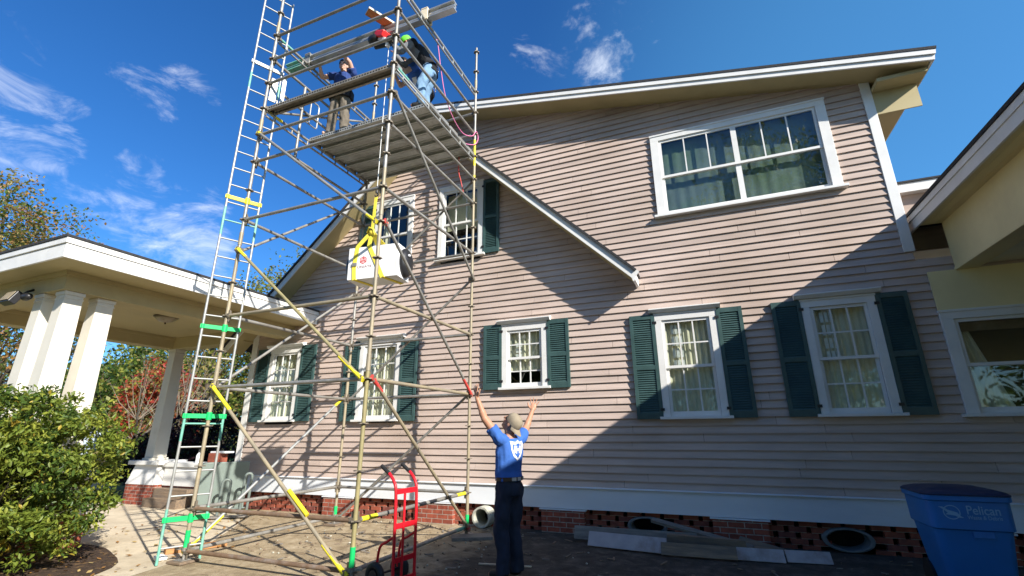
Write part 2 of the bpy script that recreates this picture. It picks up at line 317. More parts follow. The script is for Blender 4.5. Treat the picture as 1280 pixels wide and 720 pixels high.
def text_mesh(s, size):
    cu = bpy.data.curves.new('t', 'FONT'); cu.body = s; cu.size = size; cu.align_x = 'CENTER'; cu.align_y = 'CENTER'; cu.offset = size*.012
    o = bpy.data.objects.new('t', cu); COL.objects.link(o); dg = bpy.context.evaluated_depsgraph_get(); dg.update()
    me = bpy.data.meshes.new_from_object(o.evaluated_get(dg)); vs = [v.co.copy() for v in me.vertices]; fs = [tuple(p.vertices) for p in me.polygons]
    bpy.data.objects.remove(o); bpy.data.meshes.remove(me); return vs, fs
def place_flat(mb, vs, fs, c, ax, ay, mi=0):
    c, ax, ay = Vector(c), Vector(ax), Vector(ay); mb.add([c+ax*v.x+ay*v.y for v in vs], fs, mi)

# ------------------------------------------------------------------ ground
def sheet(name, poly, z, m):
    mb = MB(); mb.add([(x, y, z) for x, y in poly], [tuple(range(len(poly)))]); return struct(mb.build(name, m))
sheet('ground', [(-400, -300), (400, -300), (400, 500), (-400, 500)], -.012, 'field')
def wobbly(cx, cy, rx, ry, n=40, amp=.12, sd=0):
    return [(cx+rx*(1+amp*noise.noise((math.cos(a)*1.5+sd, math.sin(a)*1.5, sd)))*math.cos(a), cy+ry*(1+amp*noise.noise((math.cos(a)*1.5+sd, math.sin(a)*1.5, sd)))*math.sin(a)) for a in [2*math.pi*k/n for k in range(n)]]
sheet('yard', [(-6.4, -6), (16, -6), (16, 8.6), (-9.0, 8.6), (-9.0, 6.2), (-6.6, 4.4)], -.004, 'ground')
sheet('driveway', [(-6.2, -6), (-6.05, 3.3), (-6.35, 4.6), (-7.9, 6.6), (-9.4, 7.75), (-13.6, 7.7), (-17, 9.5), (-24, 12.5), (-28, 11.0), (-16, 5.0), (-12.5, 2.6), (-9.3, 0), (-9.3, -6)], 0., 'slab')
sheet('lawn', [(-15, 9.5), (-12.0, 8.6), (-10.2, 9.0), (-10, 40), (-60, 60), (-70, 24), (-26, 12.9)], -.006, 'lawn')
sheet('mulch_bed', wobbly(-8.25, 2.95, 1.80, 1.70, sd=3), .004, 'mulch')
def rubble():
    mb = MB()
    for k in range(330):
        if k < 260: x = random.uniform(-6.2, -2.6); y = random.uniform(5.2, 7.7)
        else: x = random.uniform(-4, 2.4); y = random.uniform(5.0, 7.6)
        r = random.uniform(.006, .02)*(1.7 if random.random() < .06 else 1)
        a = random.uniform(0, 6.28)
        mb.ell((x, y, r*.3), [(r*math.cos(a), r*math.sin(a), 0), (-r*.7*math.sin(a), r*.7*math.cos(a), 0), (0, 0, r*.6)], 6, 4, random.choice([0, 0, 1, 2]))
    for k in range(150):
        x = random.uniform(-6.0, -2.4); y = random.uniform(4.6, 7.7)
        if k > 110: x = random.uniform(-3, 2.2); y = random.uniform(5.6, 7.6)
        a = random.uniform(0, 6.28); u = Vector((math.cos(a), math.sin(a), random.uniform(-.1, .25))).normalized(); w = Vector((-math.sin(a), math.cos(a), 0)); l_ = random.uniform(.015, .07)
        mb.obox((x, y, .012), u, w, u.cross(w), l_, random.uniform(.004, .012), .004, random.choice([0, 1, 3]))
    return mb.build('rubble', ['oldwood', 'oldwood', 'concrete', 'greywood'])
o = rubble(); struct(o, 'stuff'); tag(o, 'small stones and crumbs of mortar scattered on the yard below the wall', 'rubble')
def dead_leaves():
    mb = MB()
    for k in range(500):
        if k < 330: a = random.uniform(0, 6.28); rr = random.uniform(.2, 1.45); x = -7.15+rr*math.cos(a); y = 2.75+rr*math.sin(a)
        else: x = random.uniform(-10, -6.3); y = random.uniform(3.5, 7.2)
        s = random.uniform(.02, .045); a = random.uniform(0, 6.28); u = Vector((math.cos(a), math.sin(a), random.uniform(-.4, .4)))*s; w = Vector((-math.sin(a), math.cos(a), random.uniform(-.4, .4)))*s*.55
        c = Vector((x, y, .018)); mb.add([c-u, c+w, c+u, c-w], [(0, 1, 2, 3)], random.choice([0, 1]))
    return mb.build('fallen_leaves', [leafmat('dry_leaf', (.30, .15, .04), .1), leafmat('pale_dry_leaf', (.42, .30, .12), .1)])
o = dead_leaves(); struct(o, 'stuff'); tag(o, 'brown fallen leaves lying around the shrub and on the concrete drive', 'leaves')

# ------------------------------------------------------------------ house
SP = .1155                      # clapboard exposure
def rake_l(z): return (z-13.0)/.95
def upper(x): return min(.95*x+13.0, 7.41-.19*x)
WIN = [  # casing x0,x1,z0,z1
    (-3.385, -2.515, 2.235, 3.405), (-.667, .262, 1.69, 3.345), (-6.60, -5.585, 1.735, 3.345), (-9.14, -8.215, 1.76, 3.36),
    (-6.50, -5.50, 4.875, 6.55), (-4.84, -3.80, 4.875, 6.55), (-.44, 2.29, 5.04, 6.655), (2.985, 4.75, 1.665, 3.02), (1.415, 2.33, 1.69, 3.345)]
house = thing('clapboard_house', (-3.4, D, 0), 'mauve pink clapboard house with white trim and dark green shutters on a brick base', 'house')
def siding():
    mb = MB(); z = .66; row = 0
    wv = lambda x: .0035*noise.noise((x*.9, z*11, 3.3))
    while z < 8.4:
        z1 = z+SP
        def lim(zz):
            xl = -9.72 if zz < 3.9 else max(-9.72, rake_l(zz)); xr = 6.6 if zz < 3.75 else (2.9 if zz < 6.86 else (7.41-zz)/.19); return xl, xr
        (a0, b0), (a1, b1) = lim(z), lim(z1)
        if b0-a0 < .02: break
        if b1 < a1: a1 = b1 = (a1+b1)/2
        cuts = sorted([(w[0]+.06, w[1]-.06) for w in WIN if z1 > w[2]+.045 and z < w[3]-.045])
        segs = []; x = a0
        for c0, c1 in cuts: segs.append((x, c0)); x = c1
        segs.append((x, b0))
        for i, (s0, s1) in enumerate(segs):
            if s1-s0 < .01: continue
            js = [s0]; x = s0+random.uniform(.4, 2.6)
            while x < s1-.4: js.append(x); x += random.uniform(1.8, 3.6)
            js.append(s1)
            for j in range(len(js)-1):
                p0, p1 = js[j], js[j+1]-(.005 if j < len(js)-2 else 0)
                t0 = a1 if (i == 0 and j == 0) else p0; t1 = b1 if (i == len(segs)-1 and j == len(js)-2) else p1
                if t1 < t0+.005: t0 = t1 = (t0+t1)/2
                e = random.uniform(-.0015, .0015)
                mb.add([(p0, D-.031+e, z+wv(p0)), (p1, D-.031+e, z+wv(p1)), (t1, D-.005, z1), (t0, D-.005, z1), (p0, D+.004, z+wv(p0)), (p1, D+.004, z+wv(p1))], [(0, 1, 2, 3), (0, 4, 5, 1), (0, 3, 4), (1, 5, 2)])
        z = z1; row += 1
    return mb.build('siding', 'siding', house)
siding()
# other walls of the house: left side, right upper side, back (never seen from here), inside lining
mb = MB(); mb.box(-9.75, -9.70, D+.01, D+10, .34, 3.9); mb.box(2.86, 2.91, D+.03, D+8, 3.4, 6.8); mb.box(-9.75, 6.6, D+10, D+10.05, .3, 5.5); mb.box(6.6, 6.65, D+.01, D+10, .3, 4.2); mb.build('side_wall', 'siding', house)
mb = MB(); mb.box(-9.76, 6.7, D-.030, D+.02, .345, .655); mb.box(-9.80, -9.752, D-.030, D+10, .345, .655); mb.prism([(D-.062, .652), (D+.0, .668), (D+.0, .68), (D-.062, .664)], 'X', -9.8, 6.7); mb.build('skirt_board', 'band', house, bevel=.003)
mb = MB(); mb.box(-9.79, -9.62, D-.040, D+.05, .682, 3.86); mb.build('corner_board', 'white', house, bevel=.004)
mb = MB(); mb.box(2.80, 2.93, D-.040, D+.06, 3.9, 6.80); mb.build('corner_board', 'white', house, bevel=.004)
# brick piers
for cx in (-9.9, -6.85, -4.67, -2.35, .2, 2.75, 5.3):
    w = .35
    mb = MB(); mb.box(cx-w, cx+w, D-.035, D+.30, -.12, .318); mb.build('brick_pier', 'brick', house)
    mb = MB(); mb.box(cx-w-.03, cx+w+.03, D-.052, D+.28, .3205, .338); mb.build('pier_cap', 'band', house)
# open brick lattice between the piers
VENT = [(1.455, .150, .29, .145), (-1.06, .155, .29, .135), (-3.70, .165, .165, .165)]
def lattice(x0, x1):
    mb = MB(); z = -.10; r = 0
    while z < .32:
        x = x0+(-.135 if r % 2 else 0)-.02
        while x < x1:
            a, b = max(x, x0), min(x+.208, x1); cx = (a+b)/2
            inv = any(((cx-v[0])/(v[2]+.02))**2+((z+.033-v[1])/(v[3]+.02))**2 < 1 for v in VENT)
            if b-a > .03 and not inv:
                e = random.uniform(-.003, .003); mb.box(a, b, D+.06+e, D+.16, z+.004, z+.0705, 0 if random.random() < .7 else 1); mb.box(a, b, D+.066, D+.158, z-.004, z+.004, 2)
            x += .268
        z += .0745; r += 1
    return mb
prs = [-9.9, -6.85, -4.67, -2.35, .2, 2.75, 5.3]
for a, b in zip(prs, prs[1:]):
    lattice(a+.35, b-.35).build('brick_lattice', ['loosebrick', 'loosebrick2', 'mortar'], house)
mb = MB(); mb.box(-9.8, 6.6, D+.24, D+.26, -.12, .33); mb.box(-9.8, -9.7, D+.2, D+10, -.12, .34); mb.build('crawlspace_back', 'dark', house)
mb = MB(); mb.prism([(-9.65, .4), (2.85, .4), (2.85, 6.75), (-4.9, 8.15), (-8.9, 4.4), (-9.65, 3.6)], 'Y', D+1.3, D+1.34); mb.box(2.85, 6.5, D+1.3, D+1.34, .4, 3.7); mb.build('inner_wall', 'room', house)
# vents set into the base
for i, (cx, cz, rx, rz) in enumerate(VENT):
    mb = MB(); n = 40; prof = [(1.0, D+.10), (1.0, D+.0), (.97, D-.012), (.88, D-.018), (.82, D-.01), (.76, D+.22)]
    if i == 2: prof = [(1.0, D+.10), (1.0, D-.17), (.97, D-.20), (.80, D-.20), (.77, D-.17), (.75, D+.22)]
    vs = []
    for s, y in prof:
        for k in range(n):
            a = 2*math.pi*k/n; j = 1+.03*noise.noise((math.cos(a)*3, math.sin(a)*3, i*5+s)); vs.append((cx+rx*s*j*math.cos(a), y, cz+rz*s*j*math.sin(a)))
    fs = [(q*n+k, q*n+(k+1) % n, (q+1)*n+(k+1) % n, (q+1)*n+k) for q in range(len(prof)-1) for k in range(n)]
    mb.add(vs, fs); mb.build('vent_ring', 'concrete' if i == 2 else 'ventgrey', house, smooth='auto')

def window(x0, x1, z0, z1, cols=3, rows=4, sashes=1, cur='full', hood=True, upper_only=False, deep=.9, caswid=.105):
    fr = MB(); F = D-.062
    fr.box(x0, x0+caswid, F, D-.01, z0+.03, z1-.12); fr.box(x1-caswid, x1, F, D-.01, z0+.03, z1-.12)
    fr.box(x0, x1, F, D-.01, z1-.12, z1)
    fr.box(x0-.01, x1+.01, F-.012, D-.01, z1-.028, z1+.004)
    w = fr.build('window', 'white', house, bevel=.003)
    s = MB(); s.box(x0-.05, x1+.05, D-.115, D-.01, z0-.012, z0+.028); s.build('sill', 'white', w, bevel=.003)
    if hood:
        h = MB(); h.prism([(D-.14, z1+.052), (D-.14, z1+.066), (D-.0, z1+.104), (D-.0, z1+.006), (D-.10, z1+.006)], 'X', x0-.075, x1+.075); h.build('drip_cap', 'white', w)
    gx0, gx1, gz0, gz1 = x0+caswid+.002, x1-caswid-.002, z0+.03, z1-.122
    sw = (gx1-gx0)/sashes
    for k in range(sashes):
        a, b = gx0+k*sw, gx0+(k+1)*sw; mid = (gz0+gz1)/2
        for lo, hi, yy, low in ((mid-.02, gz1, D-.022, False), (gz0, mid+.02, D+.006, True)):
            sm = MB(); t = .042; y0, y1 = yy-.016, yy+.012
            sm.box(a, a+t, y0, y1, lo, hi); sm.box(b-t, b, y0, y1, lo, hi); sm.box(a+t, b-t, y0, y1, hi-t, hi); sm.box(a+t, b-t, y0, y1, lo, lo+(.075 if low else t))
            if not (upper_only and low):
                for c in range(1, cols): xx = a+t+(b-a-2*t)*c/cols; sm.box(xx-.010, xx+.010, y0+.004, y1-.004, lo+t, hi-t)
                if rows > 2:
                    zz = (lo+hi)/2+(.015 if low else 0); sm.box(a+t, b-t, y0+.006, y1-.006, zz-.010, zz+.010)
            sm.build('sash', 'white', w)
            g = MB(); g.box(a+t*.6, b-t*.6, yy-.003, yy+.001, lo+t*.6, hi-t*.6); g.build('pane', 'glass', w)
    # room behind: open box
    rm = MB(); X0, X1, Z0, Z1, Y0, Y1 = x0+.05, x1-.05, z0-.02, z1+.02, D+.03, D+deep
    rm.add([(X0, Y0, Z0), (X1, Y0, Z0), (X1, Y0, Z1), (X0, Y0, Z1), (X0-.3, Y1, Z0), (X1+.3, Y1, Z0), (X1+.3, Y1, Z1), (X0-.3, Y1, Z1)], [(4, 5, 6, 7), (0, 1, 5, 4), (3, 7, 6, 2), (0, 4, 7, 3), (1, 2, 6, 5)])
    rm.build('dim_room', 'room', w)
    def drape(a, b, za, zb, y, amp=.02, per=.085, scal=0, mname='curtain'):
        c = MB(); n = max(16, int((b-a)/.012)); vs = []
        for i in range(n+1):
            x = a+(b-a)*i/n; yy = y+amp*math.sin(2*math.pi*x/per)+amp*.5*math.sin(2*math.pi*x/(per*2.7)+1); zl = za+(scal*abs(math.sin(math.pi*(x-a)/.16)) if scal else 0)
            vs += [(x, yy, zl), (x, yy+.005*math.sin(x*40), zb)]
        c.add(vs, [(2*i, 2*i+2, 2*i+3, 2*i+1) for i in range(n)]); c.build('curtain', mname, w, smooth=True)
    if cur == 'full':
        drape(gx0, gx1, gz0+.02, gz1, D+.065, .014)
        c = MB()
        for k in range(3):
            for q in range(4): c.box(gx0+.12+k*.058, gx0+.165+k*.058, D+.038, D+.041, gz1-.22-q*.19, gz1-.07-q*.19)
        c.build('lace_panel', 'lace', w)
    elif cur == 'half':
        drape(gx0, gx1, gz0+.27*(gz1-gz0), gz1, D+.065, .014, scal=.03)
        c = MB()
        for k in range(2):
            for q in range(3): c.box(gx0+.13+k*.07, gx0+.185+k*.07, D+.038, D+.041, gz1-.30-q*.10, gz1-.22-q*.10)
        c.build('lace_panel', 'lace', w)
    elif cur == 'side':
        drape(gx0, gx0+.16, gz0+.02, gz1, D+.13)
        drape(gx1-.16, gx1, gz0+.02, gz1, D+.13)
    elif cur == 'blind':
        drape(gx0, gx1, gz0+.45*(gz1-gz0), gz1, D+.13, .004, .3)
    elif cur == 'reflection_tint':
        drape(gx0, gx1, gz0+.01, gz1, D+.10, .0025, .21, mname='reflection_tint')  # added flat sheet whose colour imitates the pane reflection, not a real curtain
    elif cur == 'porch':
        c = MB(); n = 30; vs = []
        for i in range(n+1):
            u = i/n; y = D+.14+.02*math.sin(u*22); vs += [(gx0+.05+u*.40, y, gz0+.02), (gx0+.02+u*.17, y, gz1-.14)]
        c.add(vs, [(2*i, 2*i+2, 2*i+3, 2*i+1) for i in range(n)]); c.build('curtain', 'curtain', w, smooth=True)
        c = MB(); c.box(gx0, gx1, D+.10, D+.11, gz1-.15, gz1); c.build('blind', 'rust', w)
    return w
window(*WIN[0], cur='half'); window(*WIN[1]); window(*WIN[2]); window(*WIN[3])
window(*WIN[4], cur='side', hood=False); window(*WIN[5], cur='blind', hood=False)
window(*WIN[6], cols=3, rows=2, sashes=2, cur='reflection_tint', hood=False, upper_only=True, caswid=.14)
window(*WIN[7], cols=1, rows=2, cur='porch', hood=False, caswid=.13)
def shutter(x0, x1, z0, z1):
    mb = MB(); y0, y1 = D-.072, D-.030; t = .052; zm = z0+(z1-z0)*.48
    mb.box(x0, x0+t, y0, y1, z0, z1); mb.box(x1-t, x1, y0, y1, z0, z1)
    for a, b in ((z0, z0+.10), (zm-.035, zm+.035), (z1-.075, z1)): mb.box(x0+t, x1-t, y0+.002, y1, a, b)
    for a, b in ((z0+.10, zm-.035), (zm+.035, z1-.075)):
        n = int((b-a)/.034); st = (b-a)/n
        for k in range(n):
            c = a+(k+.5)*st; mb.prism([(y0+.006, c-st*.55), (y0+.011, c-st*.58), (y1-.006, c+st*.5), (y1-.011, c+st*.55)], 'X', x0+t, x1-t)
    mb.box(x0+t, x1-t, y1-.003, y1-.001, z0+.1, z1-.075)
    sh_ = mb.build('shutter', 'shutter', house)
    xs = min((abs(x0-w[1]), x0, w) for w in WIN)[1:] ; near_r = min(abs(x1-w[0]) for w in WIN) < min(abs(x0-w[1]) for w in WIN)
    for zz in (z0+.14, z1-.14):
        h = MB(); xc = x1 if near_r else x0; h.box(xc-.03, xc+.03, y0-.006, y0+.004, zz-.02, zz+.02); h.build('hinge', 'blackmetal', sh_)
    return sh_
for s in [(-3.75, -3.388, 2.235, 3.42), (-2.512, -2.12, 2.225, 3.415), (-1.066, -.670, 1.685, 3.335), (.265, .63, 1.685, 3.34), (-6.985, -6.605, 1.735, 3.34), (-5.58, -5.19, 1.725, 3.315), (-9.53, -9.145, 1.755, 3.36), (-8.21, -7.80, 1.755, 3.385), (-6.90, -6.505, 4.88, 6.50), (-3.795, -3.45, 4.89, 6.515)]: shutter(*s)
window(*WIN[8]); shutter(1.03, 1.412, 1.685, 3.34); shutter(2.333, 2.70, 1.685, 3.34)
# roof: shed slope to the right, steep old slope to the left
OV = .45
def slab(name, pts, y0, y1, th, m):
    mb = MB(); (xa, za), (xb, zb) = pts; L = math.hypot(xb-xa, zb-za); nx, nz = -(zb-za)/L*th, (xb-xa)/L*th
    mb.prism([(xa, za), (xb, zb), (xb+nx, zb+nz), (xa+nx, za+nz)], 'Y', y0, y1); return mb.build(name, m, house)
YF = D-OV
zt = lambda x: 7.345-.19*x
slab('roof', [(-5.0, zt(-5.0)+.115), (3.64, zt(3.64)+.115)], YF-.03, D+9, .045, 'shingle')
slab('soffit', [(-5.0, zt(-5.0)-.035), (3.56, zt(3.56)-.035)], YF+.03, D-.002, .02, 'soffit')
slab('roof_underside', [(-5.0, zt(-5.0)-.02), (3.60, zt(3.60)-.02)], D+.03, D+9, .03, 'soffit')
slab('fascia', [(-5.0, zt(-5.0)-.05), (3.60, zt(3.60)-.05)], YF, YF+.028, .158, 'white')
slab('fascia', [(-5.0, zt(-5.0)+.035), (3.62, zt(3.62)+.035)], YF-.022, YF-.002, .075, 'white')
mb = MB(); mb.box(3.575, 3.60, YF+.03, D+9, zt(3.6)-.05, zt(3.6)+.10); mb.build('eave_board', 'white', house)
mb = MB(); mb.box(2.935, 3.55, D-.30, D+9, zt(3.3)-.16, zt(3.3)-.10); mb.box(2.935, 3.5, D-.02, D+.0, zt(3.3)-.55, zt(3.3)-.16); mb.build('eave_soffit', 'soffit', house)
zl = lambda x: .93*x+12.88
slab('roof', [(-10.2, zl(-10.2)+.005), (-5.0, zl(-5.0)+.005)], YF-.03, D+9, .045, 'shingle')
slab('fascia', [(-10.15, zl(-10.15)-.155), (-5.02, zl(-5.02)-.155)], YF, YF+.028, .15, 'white')
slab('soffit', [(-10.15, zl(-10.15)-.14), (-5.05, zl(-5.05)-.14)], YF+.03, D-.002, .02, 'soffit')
zr = lambda x: -.985*x+3.135
slab('old_rake', [(-4.95, zr(-4.95)-.155), (-.90, zr(-.90)-.155)], YF, YF+.028, .15, 'white')
slab('old_rake_soffit', [(-4.95, zr(-4.95)-.14), (-.92, zr(-.92)-.14)], YF+.03, D-.03, .02, 'soffit')
slab('old_rake_shingles', [(-4.95, zr(-4.95)+.005), (-.86, zr(-.86)+.005)], YF-.03, D-.03, .04, 'shingle')
mb = MB(); mb.prism([(-.93, zr(-.93)-.14), (-.90, zr(-.90)-.20), (-.865, zr(-.88)-.16), (-.865, zr(-.86)+.0), (-.90, zr(-.9)+.0)], 'Y', YF+.001, D-.03); mb.build('rake_return', 'white', house)
# rear eave of the low wing, seen past the corner
mb = MB(); mb.box(2.95, 9, D+.45, D+5, 5.17, 5.20); mb.build('wing_roof', 'shingle', house)
mb = MB(); mb.box(2.95, 9, D+.47, D+.50, 5.02, 5.168); mb.box(2.95, 9, D+.50, D+5, 5.02, 5.04); mb.build('fascia', 'white', house)
mb = MB(); mb.box(2.95, 9, D+.60, D+.66, 4.1, 5.02); mb.build('side_wall', 'siding', house)

# ------------------------------------------------------------------ porch wing at the right (its eave shades the wall)
porch = thing('porch', (3.2, 2, 0), 'broad porch roof with white fascia and cream soffit at the right edge', 'porch')
mb = MB(); mb.box(2.97, 15, -5, D+1.2, 4.455, 4.50); mb.build('roof', 'shingle', porch)
mb = MB(); mb.box(3.0, 3.03, -4.95, D+1.1, 4.235, 4.452); mb.box(2.985, 2.999, -4.95, D+1.1, 4.37, 4.454); mb.box(3.03, 15, -4.95, -4.92, 4.24, 4.452); mb.build('fascia', 'white', porch, bevel=.003)
mb = MB()
for k in range(3): mb.box(3.032+k*.10, 3.028+(k+1)*.10, -4.9, D-.03, 4.262, 4.28)
mb.box(3.33, 15, -4.9, D-.03, 4.27, 4.29); mb.build('soffit', 'porchwhite', porch)
mb = MB(); mb.box(3.30, 3.52, -4.8, D-.03, 3.60, 4.262); mb.box(3.285, 3.535, -4.8, D-.03, 3.56, 3.60); mb.build('beam', 'porchwhite', porch, bevel=.004)
mb = MB(); mb.box(3.535, 15, -4.8, D-.03, 3.62, 3.65); mb.build('ceiling', 'porchlight', porch)
mb = MB(); mb.box(2.985, 6.6, D-.050, D-.026, 3.0, 3.57); mb.build('frieze_board', 'porchwhite', porch)
for y in (-4.5, -1.5):
    mb = MB(); mb.box(3.25, 3.57, y-.16, y+.16, 0, 3.56); mb.build('column', 'cream', porch, bevel=.005)
mb = MB(); mb.box(14.8, 15, -4.8, D, 0, 4.27); mb.build('side_wall', 'siding', porch)

# ------------------------------------------------------------------ carport at the left
car = thing('carport', (-10.5, 5.6, 0), 'flat roofed white carport with tapered columns on brick pedestals left of the house', 'carport')
CX0, CX1, CY0, CY1 = -13.1, -7.9, 3.19, 8.6
mb = MB(); mb.box(CX0-.03, CX1+.03, CY0-.03, D-.03, 4.115, 4.15); mb.box(CX0-.03, -9.83, D-.03, CY1, 4.115, 4.15)
mb.build('roof', 'shingle', car)
def ring_boards(th, z0, z1, o):
    mb = MB()
    mb.box(CX0-o, CX1+o, CY0-o, CY0-o+th, z0, z1); mb.box(CX1+o-th, CX1+o, CY0-o+th, D-.03, z0, z1); mb.box(CX0-o, CX0-o+th, CY0-o+th, CY1, z0, z1); mb.box(CX0-o+th, -9.9, CY1-th, CY1, z0, z1); return mb
ring_boards(.03, 3.83, 4.025, 0).build('fascia', 'white', car, bevel=.003)
ring_boards(.04, 4.032, 4.112, .018).build('fascia_cap', 'white', car, bevel=.003)
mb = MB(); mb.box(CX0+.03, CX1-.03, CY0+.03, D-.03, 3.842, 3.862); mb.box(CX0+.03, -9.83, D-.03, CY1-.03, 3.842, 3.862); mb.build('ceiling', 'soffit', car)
bx0, bx1, by0, by1 = -12.5, -8.75, 3.75, 7.75
mb = MB(); hw = .17
mb.box(bx1-hw, bx1+hw, by0-hw, D-.03, 3.56, 3.84); mb.box(bx0-hw, bx0+hw, by0-hw, by1+hw, 3.56, 3.84)
mb.box(bx0+hw, bx1-hw, by0-hw, by0+hw, 3.562, 3.84); mb.box(bx0+hw, -9.83, by1-hw, by1+hw, 3.562, 3.84); mb.build('beam', 'soffit', car, bevel=.004)
mb = MB(); h2 = hw+.035
mb.box(bx1-h2, bx1+h2, by0-h2, D-.03, 3.775, 3.838); mb.box(bx0-h2, bx0+h2, by0-h2, by1+h2, 3.775, 3.838); mb.box(bx0+h2, bx1-h2, by0-h2, by0+h2, 3.776, 3.838); mb.build('crown_moulding', 'soffit', car)
def column(x, y, z0=.93):
    mb = MB(); b, t = .155, .115
    vs = []
    for z, w in ((z0+.05, b), (3.50, t)): vs += [(x-w, y-w, z), (x+w, y-w, z), (x+w, y+w, z), (x-w, y+w, z)]
    mb.add(vs, [(0, 1, 2, 3), (7, 6, 5, 4)]+[(i, (i+1) % 4, (i+1) % 4+4, i+4) for i in range(4)])
    mb.box(x-.185, x+.185, y-.185, y+.185, z0, z0+.05); mb.box(x-.124, x+.124, y-.124, y+.124, 3.44, 3.46); mb.box(x-.128, x+.128, y-.128, y+.128, 3.50, 3.558)
    mb.build('column', 'cream', car, bevel=.006)
for x, y in [(-8.74, 3.75), (-9.24, 3.72), (-8.79, 4.19), (-12.35, 7.72)]: column(x, y)
def pedestal(x0, x1, y0, y1, brick_top=.42):
    mb = MB(); mb.box(x0, x1, y0, y1, -.02, brick_top); mb.build('brick_pedestal', 'brick', car)
    mb = MB(); i = .03; t = .10
    vs = []
    for z, k in ((brick_top+.002, i-.04), (.84, i+.05)): vs += [(x0+k, y0+k, z), (x1-k, y0+k, z), (x1-k, y1-k, z), (x0+k, y1-k, z)]
    mb.add(vs, [(0, 1, 2, 3), (7, 6, 5, 4)]+[(q, (q+1) % 4, (q+1) % 4+4, q+4) for q in range(4)])
    mb.box(x0-.03, x1+.03, y0-.03, y1+.03, .842, .93); mb.build('pedestal_cap', 'white', car, bevel=.006)
pedestal(-9.6, -8.45, 3.45, 4.5)
pedestal(-12.7, -11.75, 7.40, 8.05)
mb = MB(); mb.box(-11.72, -9.85, 7.62, 7.95, -.02, .40); mb.build('brick_pedestal', 'brick', car)
mb = MB(); mb.box(-11.72, -9.83, 7.58, 7.98, .402, .80); mb.box(-11.75, -9.83, 7.54, 8.02, .802, .89); mb.build('low_wall', 'white', car, bevel=.006)
mb = MB(); mb.box(-11.7, -10.6, 7.22, 7.60, 0, .18); mb.box(-11.7, -10.6, 7.41, 7.60, .18, .36); mb.build('step', 'oldwood', car)
# ceiling lamp and flood light
lamp = thing('ceiling_light', (-10.0, 5.9, 3.84), 'bronze bowl ceiling light under the carport roof', 'light')
mb = MB(); mb.lathe((-10.0, 5.9, 3.84), [(0.0, -.002), (.09, -.002), (.10, -.02), (.215, -.045), (.22, -.06), (.205, -.06)], 28); mb.build('rim', 'bronze', lamp, smooth='auto')
mb = MB(); mb.lathe((-10.0, 5.9, 3.84), [(.205, -.058), (.18, -.10), (.12, -.145), (.05, -.165), (0, -.168)], 28); mb.build('lamp_bowl', 'lampglass', lamp, smooth=True)
mb = MB(); mb.lathe((-10.0, 5.9, 3.67), [(.0, .0), (.018, -.005), (.012, -.03), (0, -.035)], 12); mb.build('finial', 'bronze', lamp, smooth=True)
fl = thing('floodlight', (-9.40, 3.50, 3.56), 'black floodlight with glass face fixed under the carport front beam', 'light')
mb = MB(); mb.obox((-9.50, 3.40, 3.47), (1, 0, 0), (0, .9, -.43), (0, .43, .9), .14, .05, .10); mb.build('housing', 'blackmetal', fl, bevel=.01)
mb = MB(); mb.obox((-9.50, 3.345, 3.495), (1, 0, 0), (0, .9, -.43), (0, .43, .9), .118, .004, .078); mb.build('lens', 'lampglass', fl)
mb = MB(); mb.caps((-9.27, 3.46, 3.48), (-9.19, 3.46, 3.48), .06, .05); mb.tube([(-9.40, 3.46, 3.52), (-9.40, 3.52, 3.60), (-9.40, 3.578, 3.64)], .018); mb.build('bracket', 'blackmetal', fl, smooth=True)

